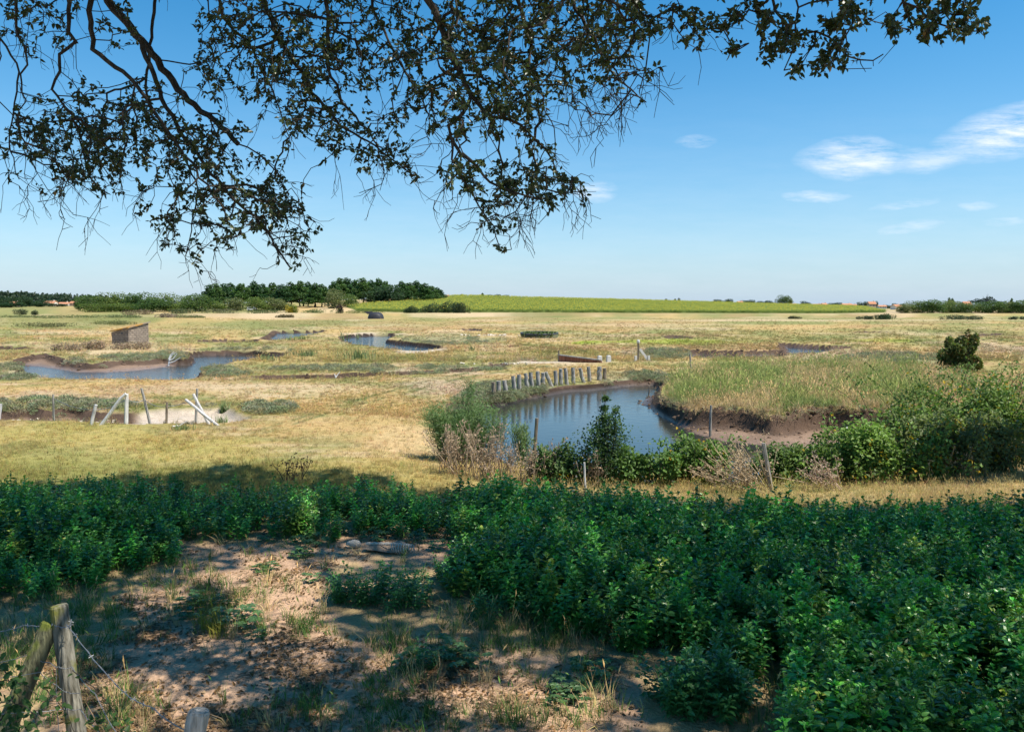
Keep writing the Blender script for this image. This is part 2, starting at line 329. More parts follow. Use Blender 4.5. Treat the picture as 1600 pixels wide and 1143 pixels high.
def terrain(x, y):
    """ground height and masks at world points"""
    x = np.asarray(x, float); y = np.asarray(y, float); ys = np.maximum(y, 1.0)
    px = 800 + F * x / ys
    h = 0.07 * (fbm(x / 5, y / 5, 3) - .5) + 0.05 * (fbm(x / .9, y / .9, 5, 3) - .5) * (y < 60) + .16 * (fbm(x / 22, y / 22, 9) - .5) * sstep(15, 45, y)
    hc = EYE + (HORIZON - np.interp(px, CREST_PX, CREST_PY)) / F * 600
    t = np.clip((y - 325) / 275, 0, 1)
    fade = 1 - sstep(1000, 3000, y)
    h = h + hc * t**.9 * fade + 1.5 * sstep(1000, 3000, y)
    h = h + 1.0 * np.exp(-((y - 288) / 9)**2) * sstep(150, 330, px) * (.6 + .6 * fbm(x / 25, y / 60, 21)) + .9 * np.exp(-((y - 165) / 22)**2) * (1 - sstep(300, 480, px))
    lump = .02 * (fbm(x / .25, y / .25, 33, 2) - .5) * (y < 16) * (y > -2)
    h = h + lump
    isl = sdf(ISLAND, x, y); h = h + .32 * sstep(-.5, .5, isl) * (.7 + .6 * fbm(x / 1.5, y / 1.5, 11))
    water = np.zeros(x.shape); mud = np.zeros(x.shape); cut = np.zeros(x.shape)
    ya = np.maximum(y, 0); wx = (fbm(x / (.6 + ya * .02), y / (.8 + ya * .05), 41, 3) - .5); wy = (fbm(x / (.6 + ya * .02) + 50, y / (.8 + ya * .05), 43, 3) - .5)
    amp = .5 + .012 * ya
    xw = x + wx * amp; yw = y + wy * amp * 1.3
    for p in PONDS:
        B = p['B']; lo = B.min(0) - 5; hi = B.max(0) + 5
        m = (x > lo[0]) & (x < hi[0]) & (y > lo[1]) & (y < hi[1])
        if not m.any(): continue
        hm = h[m]; dB = sdf(B, xw[m], yw[m])
        if p['slope']: hm = np.where(dB < 0, hm + (p['lip'] - 0.0) * sstep(-p['slope'], 0, dB) * (1 - .85 * sstep(-.2, 1.0, isl[m])), hm)
        top = p['lip'] if p['slope'] else 0.0
        wall = .16 + .0045 * y[m]
        if p['W'] is None:
            hin = hm - p['depth'] * sstep(0, wall * 1.6, dB) - .1 * (fbm(x[m] / .6, y[m] / .6, 61, 3) - .5)
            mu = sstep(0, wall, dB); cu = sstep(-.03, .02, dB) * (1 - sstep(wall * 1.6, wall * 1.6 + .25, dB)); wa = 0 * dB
        else:
            dW = -sdf(p['W'], xw[m] * .35 + x[m] * .65, yw[m] * .35 + y[m] * .65)
            fr = np.clip(dW, 0, None) / (np.clip(dW, 0, None) + np.clip(dB, 0, None) + 1e-6)
            base = WATER_Z + (.18 - .02 * p['slope']) * fr**.7 + .11 * (fbm(x[m] / .6, y[m] / .6, 61, 5, .6) - .5) * sstep(0, .5, dW)
            base = np.where(dW < 0, WATER_Z - .35 * np.minimum(1, -dW / 1.2) + .0, base)
            k = sstep(0, wall * 1.4, dB); edge = np.where(isl[m] > -.6, hm, hm + (p['lip'] if p['slope'] else 0))
            hin = edge * (1 - k) + base * k
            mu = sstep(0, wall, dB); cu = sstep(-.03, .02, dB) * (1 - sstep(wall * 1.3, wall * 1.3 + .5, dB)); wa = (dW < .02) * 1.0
        ins = dB > 0
        h[m] = np.where(ins, hin, hm); mud[m] = np.maximum(mud[m], np.where(ins, mu, 0)); cut[m] = np.maximum(cut[m], np.where(ins, cu, 0)); water[m] = np.maximum(water[m], np.where(ins, wa, 0))
    return h, dict(water=water, mud=mud, cut=cut, isl=isl)
def Z(x, y): return float(terrain(np.array([x]), np.array([y]))[0][0])
def on_ground(px, py, z=0.0):
    g = G(px, py, z); return (float(g[0]), float(g[1]), Z(g[0], g[1]))

C_ = dict(straw=(.525, .36, .15), pale=(.60, .45, .265), rust=(.41, .26, .13), olive=(.26, .255, .09), green=(.16, .19, .055), purslane=(.27, .285, .165), lime=(.30, .35, .05),
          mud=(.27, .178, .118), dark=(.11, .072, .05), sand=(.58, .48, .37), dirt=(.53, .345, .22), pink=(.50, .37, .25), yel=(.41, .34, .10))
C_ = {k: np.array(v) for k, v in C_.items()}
PATCH = [   # centre and half-size in photo pixels, colour, strength
    (60, 505, 160, 9, 'olive', .7), (60, 490, 130, 5, 'olive', .4), (190, 500, 90, 9, 'green', .55), (60, 522, 70, 4, 'green', .7), (330, 512, 120, 7, 'olive', .5), (130, 520, 120, 4, 'pale', .5),
    (90, 546, 120, 6, 'olive', .4), (180, 545, 110, 12, 'pale', .65), (120, 556, 60, 5, 'green', .5), (220, 562, 60, 6, 'purslane', .8), (20, 580, 45, 14, 'purslane', .6), (10, 572, 30, 8, 'pale', .7),
    (370, 575, 60, 10, 'olive', .35), (400, 548, 70, 7, 'purslane', .5), (380, 500, 120, 6, 'straw', .6), (430, 495, 80, 5, 'pale', .6), (470, 505, 100, 6, 'green', .5), (600, 505, 140, 5, 'olive', .4),
    (650, 512, 120, 3, 'rust', .5), (470, 560, 120, 14, 'straw', .5), (545, 560, 100, 12, 'olive', .35), (700, 530, 90, 10, 'purslane', .55), (640, 533, 60, 4, 'green', .4), (660, 548, 40, 3, 'sand', .8), (570, 522, 50, 2, 'sand', .7),
    (600, 576, 220, 5, 'purslane', .5), (250, 608, 260, 12, 'straw', .5), (300, 606, 180, 8, 'pink', .5), (100, 620, 120, 9, 'pink', .6), (450, 612, 160, 14, 'pale', .6), (700, 605, 90, 14, 'pink', .7), (60, 632, 110, 9, 'olive', .7), (240, 636, 90, 7, 'green', .5), (420, 640, 40, 9, 'green', .5),
    (110, 690, 240, 34, 'yel', .75), (60, 712, 160, 20, 'olive', .7), (330, 705, 120, 18, 'yel', .6), (90, 655, 60, 7, 'green', .7), (500, 690, 60, 16, 'olive', .5), (560, 650, 120, 40, 'straw', .7), (640, 690, 70, 30, 'pale', .3), (280, 668, 120, 5, 'green', .4),
    (860, 568, 60, 5, 'sand', .9), (700, 578, 100, 4, 'pink', .6), (920, 575, 130, 8, 'straw', .6), (1000, 585, 80, 8, 'rust', .35), (900, 554, 90, 4, 'green', .45), (1040, 535, 130, 5, 'lime', .8), (960, 528, 80, 4, 'olive', .5), (925, 535, 20, 2.5, 'lime', 1.0), (860, 545, 140, 5, 'rust', .4),
    (1020, 552, 60, 8, 'pink', .55), (1040, 555, 40, 6, 'purslane', .6), (1380, 533, 60, 4, 'lime', .55), (1300, 525, 140, 5, 'olive', .5), (1420, 517, 200, 4, 'olive', .5), (1550, 520, 90, 5, 'green', .5), (1330, 558, 130, 9, 'pink', .6), (1400, 565, 90, 7, 'purslane', .5), (1570, 545, 90, 8, 'pink', .6),
    (1200, 510, 400, 3, 'straw', .35), (1000, 507, 200, 2.5, 'pale', .4), (1100, 498, 500, 3, 'olive', .45), (1300, 500, 400, 1.5, 'pale', .55), (900, 512, 180, 2.5, 'green', .3), (1150, 490, 460, 3, 'pink', .65), (760, 493, 80, 3, 'pale', .8), (860, 494, 70, 2, 'green', .5),
    (1000, 592, 60, 7, 'purslane', .8), (860, 605, 110, 10, 'purslane', .9), (770, 620, 60, 10, 'purslane', .9), (1230, 610, 200, 36, 'olive', .75), (1120, 600, 60, 20, 'straw', .4), (1480, 740, 160, 14, 'pale', .4), (1560, 715, 90, 20, 'pale', .6),
    (560, 632, 60, 2.2, 'olive', .6), (640, 610, 60, 2, 'olive', .45), (510, 645, 50, 2.2, 'olive', .6), (1390, 484, 30, 3.5, 'pink', .8), (150, 765, 460, 56, 'yel', .8), (230, 752, 330, 36, 'green', .55), (560, 745, 170, 34, 'yel', .6), (1100, 778, 520, 44, 'yel', .5), (1250, 770, 400, 34, 'pale', .4), (60, 484, 120, 2.5, 'straw', .9), (40, 479, 60, 2, 'straw', .8), (500, 476, 60, 2, 'sand', .5)]
DIRT = [(60, 1143), (90, 1060), (140, 1010), (210, 975), (195, 935), (225, 905), (290, 868), (420, 838), (500, 834), (560, 826), (650, 822), (745, 842), (735, 880), (680, 885), (640, 862), (540, 872), (500, 900), (495, 960), (560, 985), (640, 1005), (700, 1030), (790, 1012), (900, 1020), (1000, 1075), (1015, 1143), (1015, 1400), (-100, 1400)]
TRACK = [(330, 700), (430, 668), (510, 645), (570, 627), (640, 607), (700, 592), (760, 581), (830, 573)]
SUNFL = [(540, 479), (600, 473.5), (690, 461), (740, 461), (800, 463), (1000, 468), (1200, 474), (1345, 478.5), (1385, 488), (1300, 489.5), (1000, 489), (760, 488), (640, 488), (560, 486)]
def field_u(px): return (px - 800) / F
def surface(x, y, h, mk, fine=True):
    """albedo and cover of the ground"""
    px, py = to_px(x, y); f1 = fbm(px / 60, py / 7, 71, 4); f2 = fbm(x / 2.2, y / 2.2, 73, 4); f3 = fbm(x / 9, y / 14, 75, 4)
    near = 1 - sstep(40, 80, y)
    g = np.clip(.54 + .10 * sstep(50, 90, y) + (f1 - .5) * 2.7 * (1 - near * .5) + (f2 - .5) * 1.7 * near + (f3 - .5) * 1.2, 0, 1)
    col = C_['straw'] * (1 - g[:, None]) + C_['olive'] * g[:, None]
    r_ = sstep(.52, .72, fbm(px / 90 + 40, py / 5, 81, 3))[:, None] * .6; col = col * (1 - r_) + C_['rust'] * r_
    p_ = sstep(.55, .75, fbm(px / 70, py / 4 + 30, 83, 3))[:, None] * .6; col = col * (1 - p_) + C_['pale'] * p_
    qx = px + (fbm(px / 30, py / 5, 91, 3) - .5) * 60; qy = py + (fbm(px / 50, py / 8, 93, 3) - .5) * 9 * np.clip((py - 480) / 60, .2, 3)
    for cx, cy, rx, ry, c, a in PATCH:
        m = (np.abs(qx - cx) < rx * 1.3) & (np.abs(qy - cy) < ry * 1.3)
        if not m.any(): continue
        r = np.sqrt(((qx[m] - cx) / rx)**2 + ((qy[m] - cy) / ry)**2); k = (a * (1 - sstep(.55, 1.25, r)))[:, None]
        col[m] = col[m] * (1 - k) + C_[c] * k
    tx, ty = np.interp(py, [p[1] for p in TRACK][::-1], [p[0] for p in TRACK][::-1]), (py > 570) & (py < 690)
    off = (px - tx) * (py - 480) / 150; k = ty * (np.exp(-((off - 13) / 6)**2) + np.exp(-((off + 13) / 6)**2)) * .85 * sstep(.3, .6, fbm(px / 30, py / 20, 99, 2) + .1) * (1 - sstep(655, 695, py))
    col = col * (1 - k[:, None]) + np.array((.15, .17, .06)) * k[:, None]
    fg = sstep(792, 835, py)                  # grass under the oak
    col = col * (1 - fg[:, None]) + (C_['olive'] * .35 + C_['straw'] * .15 + C_['dirt'] * .5) * fg[:, None]
    dirt = np.zeros(len(x)); m = (y < 14) & (y > -30)
    if m.any():
        wob = (fbm(px[m] / 34, py[m] / 26, 95, 3) - .5) * 70
        dirt[m] = sstep(-14, 16, sdf(DIRT, px[m], py[m]) + wob)
        dirt[m] = np.maximum(dirt[m], sstep(.55, .7, fbm(x[m] / .7, y[m] / .7, 97)) * .8 * sstep(800, 850, py[m]))
    dc = C_['dirt'] * (.8 + .4 * f2[:, None]); col = col * (1 - dirt[:, None]) + dc * dirt[:, None]
    sun_ = np.zeros(len(x)); m = (y > 318) & (y < 640)
    if m.any():
        qpx, qpy = to_px(x[m], y[m], h[m]); sun_[m] = sstep(-1, .5, sdf(SUNFL, qpx, qpy))
    col = col * (1 - sun_[:, None]) + np.array((.17, .20, .05)) * sun_[:, None]
    far = (y > 640); col[far] = C_['olive'] * .8
    md = mk['mud'][:, None]; sandy = (((px > 200) & (px < 420) & (py > 630) & (py < 670)) * sstep(200, 225, px))[:, None]
    mudc = (C_['mud'] * (.8 + .4 * f2[:, None])) * (1 - sandy) + C_['sand'] * sandy
    col = col * (1 - md) + mudc * md; cu = mk['cut'][:, None] * (1 - .9 * sandy); col = col * (1 - cu) + C_['dark'] * (.5 + .8 * f2[:, None]) * cu  # cut banks: dark wet mud, with the undercut's shade painted into the colour
    wet = mk['water'][:, None]; col = col * (1 - wet * .5)
    return np.clip(col, 0, 1), dict(dirt=dirt, sunfl=sun_, px=px, py=py)

def build_ground():
    pys = np.concatenate([np.arange(1143, 640, -1.3), np.arange(640, 515, -.38)])
    d1 = 3.0 / -px_dir(800, pys)[1]; d2 = np.geomspace(d1[-1] * 1.013, 640, 145); d3 = np.geomspace(680, 7000, 36); d0 = np.linspace(-30, 5.38, 60)
    d = np.concatenate([d0, d1, d2, d3])
    us = np.concatenate([-np.geomspace(12, .78, 34), np.linspace(-.74, .74, 1000), np.geomspace(.78, 12, 34)])
    s_ = np.maximum(d, 5.0); s_ = np.where(d > 800, np.minimum(s_, 1e9), s_)
    X = us[None] * s_[:, None]; Y = np.repeat(d[:, None], len(us), 1)
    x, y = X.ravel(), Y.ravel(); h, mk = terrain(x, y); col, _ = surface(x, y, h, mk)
    nr, nc = len(d), len(us); i = np.arange(nr - 1)[:, None] * nc; j = np.arange(nc - 1)[None]
    Q = np.stack([i + j, i + j + 1, i + nc + j + 1, i + nc + j], -1).reshape(-1, 4)
    mb = MB().add(np.stack([x, y, h], 1), None, Q, col)
    m, nt, N, L, out = mat_new('marsh_ground'); at = N('ShaderNodeAttribute'); at.attribute_name = 'tint'
    geo = N('ShaderNodeNewGeometry'); n1 = N('ShaderNodeTexNoise'); n1.inputs['Scale'].default_value = 5; n1.inputs['Detail'].default_value = 8; n1.inputs['Roughness'].default_value = .7; L(geo.outputs['Position'], n1.inputs['Vector'])
    n2 = N('ShaderNodeTexNoise'); n2.inputs['Scale'].default_value = 38; n2.inputs['Detail'].default_value = 5; L(geo.outputs['Position'], n2.inputs['Vector'])
    c = mulcol(N, L, at.outputs['Color'], n1.outputs[0], .72, 1.25); c = mulcol(N, L, c, n2.outputs[0], .75, 1.2)
    b = principled(N, .95, .1); L(c, b.inputs['Base Color'])
    add = N('ShaderNodeMath'); add.operation = 'ADD'; L(n1.outputs[0], add.inputs[0]); L(n2.outputs[0], add.inputs[1])
    bp = N('ShaderNodeBump'); bp.inputs['Strength'].default_value = .6; bp.inputs['Distance'].default_value = .05; L(add.outputs[0], bp.inputs['Height']); L(bp.outputs[0], b.inputs['Normal']); L(b.outputs[0], out.inputs[0])
    wet = mk['mud'] * (1 - sstep(WATER_Z + .03, WATER_Z + .16, h)); mr = N('ShaderNodeMapRange'); mr.inputs['To Min'].default_value = .95; mr.inputs['To Max'].default_value = .32; L(at.outputs['Alpha'], mr.inputs[0]); L(mr.outputs[0], b.inputs['Roughness'])
    ms = N('ShaderNodeMapRange'); ms.inputs['To Min'].default_value = .1; ms.inputs['To Max'].default_value = .5; L(at.outputs['Alpha'], ms.inputs[0]); L(ms.outputs[0], b.inputs['Specular IOR Level'])
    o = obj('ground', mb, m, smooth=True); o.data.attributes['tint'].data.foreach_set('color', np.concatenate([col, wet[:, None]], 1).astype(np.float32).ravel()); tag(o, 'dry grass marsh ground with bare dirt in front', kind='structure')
build_ground()

def build_water():
    mb = MB(); xs = np.linspace(-260, 260, 9); ys_ = np.linspace(9, 320, 9); X, Y = np.meshgrid(xs, ys_)
    i = np.arange(8)[:, None] * 9; j = np.arange(8)[None]; Q = np.stack([i + j, i + j + 1, i + 10 + j, i + 9 + j], -1).reshape(-1, 4)
    mb.add(np.stack([X.ravel(), Y.ravel(), np.full(81, WATER_Z)], 1), None, Q)
    m, nt, N, L, out = mat_new('creek_water'); geo = N('ShaderNodeNewGeometry')
    mp = N('ShaderNodeMapping'); mp.inputs['Scale'].default_value = (1.0, 2.2, 1); mp.inputs['Rotation'].default_value = (0, 0, R(20)); L(geo.outputs['Position'], mp.inputs[0])
    n1 = N('ShaderNodeTexNoise'); n1.inputs['Scale'].default_value = 2.6; n1.inputs['Detail'].default_value = 4; L(mp.outputs[0], n1.inputs['Vector'])
    n2 = N('ShaderNodeTexNoise'); n2.inputs['Scale'].default_value = .12; n2.inputs['Detail'].default_value = 2; L(geo.outputs['Position'], n2.inputs['Vector'])
    sp = N('ShaderNodeSeparateXYZ'); L(geo.outputs['Position'], sp.inputs[0])
    mr = N('ShaderNodeMapRange'); mr.inputs['From Min'].default_value = 22; mr.inputs['From Max'].default_value = 48; mr.inputs['To Min'].default_value = .08; mr.inputs['To Max'].default_value = .75; L(sp.outputs[1], mr.inputs[0])
    b = principled(N, .04, .5); b.inputs['IOR'].default_value = 1.33; b.inputs['Base Color'].default_value = (.035, .04, .035, 1)
    bp = N('ShaderNodeBump'); bp.inputs['Distance'].default_value = .05; L(mr.outputs[0], bp.inputs['Strength']); L(n1.outputs[0], bp.inputs['Height']); L(bp.outputs[0], b.inputs['Normal']); L(b.outputs[0], out.inputs[0])
    tag(obj('water', mb, m), 'blue and brown water of the marsh creeks', kind='structure')
build_water()

# ================================================================== scattered ground cover (stuff)
def scatter(name, label, pts, rot, scl, tint, idx, protos, mats, kind='stuff'):
    """one object whose points each carry one of the prototype tufts"""
    me = bpy.data.meshes.new(name); n = len(pts); me.vertices.add(n); me.vertices.foreach_set('co', np.asarray(pts, np.float32).ravel())
    a = me.attributes.new('rot', 'FLOAT_VECTOR', 'POINT'); a.data.foreach_set('vector', np.asarray(rot, np.float32).ravel())
    scl = np.asarray(scl, float); scl = np.repeat(scl[:, None], 3, 1) if scl.ndim == 1 else scl
    a = me.attributes.new('scl', 'FLOAT_VECTOR', 'POINT'); a.data.foreach_set('vector', scl.astype(np.float32).ravel())
    a = me.attributes.new('itint', 'FLOAT_COLOR', 'POINT'); a.data.foreach_set('color', np.concatenate([np.clip(tint, 0, 1), np.ones((n, 1))], 1).astype(np.float32).ravel())
    a = me.attributes.new('pick', 'INT', 'POINT'); a.data.foreach_set('value', np.asarray(idx, np.int32))
    me.update(); o = link(name, me); tag(o, label, kind=kind)
    col = bpy.data.collections.new(name + '_kinds')
    for k, mb in enumerate(protos):
        po = bpy.data.objects.new('%s_kind_%03d' % (name, k), mb.mesh(name + '_kind', mats)); col.objects.link(po)
    ng = bpy.data.node_groups.new(name, 'GeometryNodeTree')
    ng.interface.new_socket('Geometry', in_out='INPUT', socket_type='NodeSocketGeometry'); ng.interface.new_socket('Geometry', in_out='OUTPUT', socket_type='NodeSocketGeometry')
    N = ng.nodes.new; L = ng.links.new; gi = N('NodeGroupInput'); go = N('NodeGroupOutput')
    ci = N('GeometryNodeCollectionInfo'); ci.inputs['Collection'].default_value = col; ci.inputs['Separate Children'].default_value = True; ci.inputs['Reset Children'].default_value = True
    ip = N('GeometryNodeInstanceOnPoints'); ip.inputs['Pick Instance'].default_value = True
    def attr(nm, ty):
        q = N('GeometryNodeInputNamedAttribute'); q.data_type = ty; q.inputs[0].default_value = nm; return q.outputs[0]
    e = N('FunctionNodeEulerToRotation'); L(attr('rot', 'FLOAT_VECTOR'), e.inputs[0])
    L(gi.outputs[0], ip.inputs['Points']); L(ci.outputs[0], ip.inputs['Instance']); L(attr('pick', 'INT'), ip.inputs['Instance Index']); L(e.outputs[0], ip.inputs['Rotation']); L(attr('scl', 'FLOAT_VECTOR'), ip.inputs['Scale'])
    L(ip.outputs[0], go.inputs[0]); md = o.modifiers.new('scatter', 'NODES'); md.node_group = ng
    return o
def rots(n, tilt=.12): return np.stack([rng.normal(0, tilt, n), rng.normal(0, tilt, n), rng.random(n) * 2 * math.pi], 1)
def tuft(n, r, h0, h1, w, lean=.5, heads=0, droop=.3, var=.2):
    mb = MB(); a = rng.random(n) * 2 * math.pi; rr = r * np.sqrt(rng.random(n)); base = np.stack([np.cos(a) * rr, np.sin(a) * rr, np.full(n, -.01)], 1)
    h = h0 + (h1 - h0) * rng.random(n); l = np.stack([np.cos(a), np.sin(a)], 1) * (lean * h * (.2 + .8 * rng.random(n)))[:, None] + rng.normal(0, .1, (n, 2)) * h[:, None]
    c = np.repeat((1 + var * (rng.random((n, 1)) * 2 - 1)), 3, 1) * (1 + .08 * rng.normal(size=(n, 3)))
    blades(mb, base, l, h, w * (.7 + .6 * rng.random(n)), c, droop)
    if heads:
        a = rng.random(heads) * 2 * math.pi; hh = h1 * (1.0 + .45 * rng.random(heads)); b0 = np.stack([np.cos(a) * r * .6, np.sin(a) * r * .6, np.zeros(heads)], 1)
        ln = np.stack([np.cos(a), np.sin(a)], 1) * (hh * .28)[:, None]; blades(mb, b0, ln, hh, w * .5, (1.25, 1.2, 1.1), .1)
        tip = b0 + np.concatenate([ln * 1.0, (hh * .93)[:, None]], 1); d = np.concatenate([ln * .9, (hh * .6)[:, None]], 1)
        leaves(mb, tip - d * .12, d, rand_dir(heads), h1 * .26, w * 2.4, .3, .1, (1.35, 1.25, 1.1), simple=True)
    return mb
TUFTS = [tuft(16, .09, .10, .26, .007), tuft(14, .08, .12, .30, .006, heads=4), tuft(20, .12, .06, .16, .008, .8), tuft(12, .07, .16, .36, .006, .35, heads=5), tuft(22, .14, .08, .2, .009, .9)]
WIDE = [tuft(26, .22, .10, .30, .022, .6), tuft(24, .25, .12, .34, .02, .5, heads=5), tuft(34, .34, .07, .18, .03, .8)]
def purslane():
    mb = MB(); n = 150; d = rand_dir(n); d[:, 2] = np.abs(d[:, 2]); p = d * np.array([.28, .28, .2]) * (.4 + .6 * rng.random((n, 1))**.4)
    leaves(mb, p, d + rand_dir(n) * .6, rand_dir(n), .07, .028, .2, .1, np.clip(1 + .2 * rng.normal(size=(n, 1)), .5, 1.5) * np.ones(3), simple=True); return mb
PURS = [purslane() for _ in range(3)]

def cover(px, py, jitter=.0):
    g = G(px, py); x, y = g[:, 0], g[:, 1]; h, mk = terrain(x, y); col, s_ = surface(x, y, h, mk); return x, y, h, mk, col, s_
NETTLE_AREA = [
    [(-900, 800), (0, 785), (200, 780), (420, 784), (620, 786), (760, 790), (1000, 802), (1120, 816), (1300, 826), (1500, 822), (2500, 830), (2500, 1250), (1240, 1250), (1235, 1150), (1190, 1120), (1185, 1075), (1110, 1050), (1010, 1030), (985, 1012), (870, 1004), (850, 975), (760, 940), (690, 930), (690, 895), (742, 884), (752, 858), (650, 838),
     (565, 838), (450, 846), (420, 838), (300, 856), (265, 880), (190, 895), (160, 920), (100, 930), (0, 940), (-900, 980)],
    [(505, 905), (560, 890), (640, 884), (690, 900), (695, 950), (640, 968), (560, 962), (515, 940)],
    [(1020, 1085), (1100, 1072), (1180, 1095), (1190, 1150), (1180, 1220), (1020, 1220), (1005, 1150)]]
NETTLE_HOLES = [(1210, 1105, 34, 60), (1530, 1118, 60, 46), (1040, 1030, 40, 16)]
def nettle_mask(px, py):
    m = np.full(len(px), -1e9)
    for a in NETTLE_AREA[:1]: m = np.maximum(m, sdf(a, px, py))
    m = m + (fbm(px / 40, py / 30, 131, 3) - .5) * 30
    for cx, cy, rx, ry in NETTLE_HOLES: m = np.where(((px - cx) / rx)**2 + ((py - cy) / ry)**2 < 1, -1, m)
    return m

def grass_all():
    # pasture and marsh grass from the shade edge to the far dyke
    groups = [(60000, 632, 812, -650, 2250, TUFTS, (.5, 1.0)), (40000, 560, 650, -450, 2050, WIDE, (.22, .5)), (30000, 497, 565, -150, 1750, WIDE, (.4, .85))]
    for gi, (n, y0, y1, x0, x1, pr, sc) in enumerate(groups):
        px = x0 + (x1 - x0) * rng.random(n); py = y0 + (y1 - y0) * rng.random(n); x, y, h, mk, col, s_ = cover(px, py)
        keep = (mk['mud'] < .25) & (mk['cut'] < .4) & (mk['water'] < .5) & (s_['dirt'] < .6 * rng.random(n) + .2)
        lum = col @ np.array([.3, .5, .2]); keep &= ~((np.abs(col - C_['sand']).sum(1) < .25))
        dens = sstep(.3, .62, fbm(x / (1.2 + y * .02), y / (1.2 + y * .05), 141, 3)); keep &= rng.random(n) < .35 + .65 * dens
        x, y, h, col = x[keep], y[keep], h[keep], col[keep]; n = len(x); big = fbm(x / 3, y / 3, 143, 3)
        sclv = (sc[0] + (sc[1] - sc[0]) * rng.random(n)) * (.55 + .9 * big)
        if gi == 1: sclv = sclv * np.where((px[keep] < 700) & (py[keep] > 595), .7, 1)
        if gi == 0: sclv = sclv * .62
        t = col * (.8 + .4 * rng.random((n, 1))) * (1 + .09 * rng.normal(size=(n, 3))); idx = rng.integers(0, len(pr), n) if gi else rng.choice(5, n, p=(.34, .06, .30, .04, .26))
        scatter(('pasture_grass', 'meadow_grass', 'marsh_grass')[gi], ('short yellowing pasture grass between the shade edge and the creek', 'straw coloured meadow grass round the nearer creeks', 'low bleached marsh grass in the distance')[gi], np.stack([x, y, h], 1), rots(n), sclv, t, idx, pr, M_GRASS)
    # tall grass on the island bank and along the near side of the creek
    n = 9000; px = 1010 + 520 * rng.random(n); py = 565 + 112 * rng.random(n); x, y, h, mk, col, s_ = cover(px, py); keep = (mk['isl'] > -.15) & (mk['cut'] < .5) & (h > -.1)
    x, y, h, col = x[keep], y[keep], h[keep], col[keep]; n = len(x); dens = fbm(x / 1.6, y / 1.6, 151, 3)
    t = np.where((rng.random(n) < sstep(.38, .62, dens))[:, None], C_['olive'] * [1.0, 1.25, 1.2], C_['pale'] * [.9, .9, .85]) * (.8 + .45 * rng.random((n, 1)))
    scatter('bank_grass', 'tall olive and straw grass covering the island bank', np.stack([x, y, h], 1), rots(n, .15), (.42 + .5 * rng.random(n)) * (.5 + .8 * dens), t, rng.integers(0, 5, n), [tuft(16, .12, .2, .5, .014, .4, heads=3), tuft(20, .15, .15, .42, .013, .6), tuft(12, .1, .25, .55, .012, .3, heads=6), tuft(24, .2, .1, .3, .016, .8), tuft(14, .14, .2, .46, .012, .5, heads=8)], M_GRASS)
    # dry tall grass along the shade edge
    n = 21000; px = -700 + 3000 * rng.random(n); py = 726 + 90 * rng.random(n)**1.1; x, y, h, mk, col, s_ = cover(px, py); keep = (mk['mud'] < .3) & (nettle_mask(px, py) < 6) & ((px > 620) | (py > 742) & (rng.random(n) < .3)) & (rng.random(n) < np.where(px < 760, .5, .72))
    x, y, h, col, q = x[keep], y[keep], h[keep], col[keep], px[keep]; n = len(x)
    dry = np.clip(sstep(450, 860, q) * .85 + (fbm(x / 2, y / 2, 161, 3) - .5), 0, 1)[:, None]
    t = (np.array((.66, .55, .25)) * dry + np.array((.30, .34, .09)) * (1 - dry)) * (.8 + .4 * rng.random((n, 1)))
    scatter('verge_grass', 'tall seeding grass along the edge of the tree shade', np.stack([x, y, h], 1), rots(n, .16), (.17 + .23 * rng.random(n)) * (.5 + .85 * fbm(x / 1.2, y / 1.2, 163, 3)), t, rng.integers(0, 3, n), [tuft(12, .08, .18, .42, .007, .4, heads=6), tuft(14, .1, .15, .36, .007, .6, heads=3), tuft(10, .06, .2, .46, .006, .3, heads=7)], M_GRASS)
    # grass and weeds round and on the bare dirt
    n = 20000; px = -500 + 2800 * rng.random(n); py = 815 + 480 * rng.random(n); x, y, h, mk, col, s_ = cover(px, py)
    near_bed = sstep(-70, 0, nettle_mask(px, py)); e = np.zeros(n)
    for cx, cy, rx, ry, a in ((320, 935, 100, 52, 1.2), (335, 980, 60, 16, 1.5), (250, 940, 40, 20, .4), (480, 970, 40, 22, .9), (120, 960, 90, 40, 1.0), (60, 1010, 90, 70, 1.1), (300, 1015, 60, 9, .5), (660, 1000, 90, 34, .9), (760, 985, 120, 34, 1.2), (640, 1062, 44, 26, .9), (800, 1128, 150, 16, 1.0), (470, 1125, 100, 24, .5), (960, 1120, 60, 24, .6), (1210, 1110, 40, 50, .5), (1530, 1120, 80, 60, 1.2), (600, 1130, 80, 40, .7), (880, 1060, 120, 16, .3), (180, 1120, 60, 40, .9), (400, 870, 60, 20, .15), (860, 1010, 120, 18, .9)):
        e = np.maximum(e, a * np.exp(-(((px - cx) / rx)**2 + ((py - cy) / ry)**2)))
    keep = rng.random(n) < np.clip(e * .85, .004, 1) * (.35 + .9 * fbm(x / .35, y / .35, 171, 3)); keep |= (rng.random(n) < near_bed * .13)
    x, y, h, q, r = x[keep], y[keep], h[keep], px[keep], py[keep]; n = len(x); dry = (rng.random(n) < np.where(q > 560, .34, .3))[:, None]
    t = np.where(dry, C_['pale'] * [1, .95, .8], np.array((.13, .225, .055))) * (.7 + .6 * rng.random((n, 1)))
    yel = (((q - 335) / 40)**2 + ((r - 980) / 18)**2 < 1)[:, None]; t = np.where(yel, np.array((.30, .28, .05)) * (.8 + .4 * rng.random((n, 1))), t)
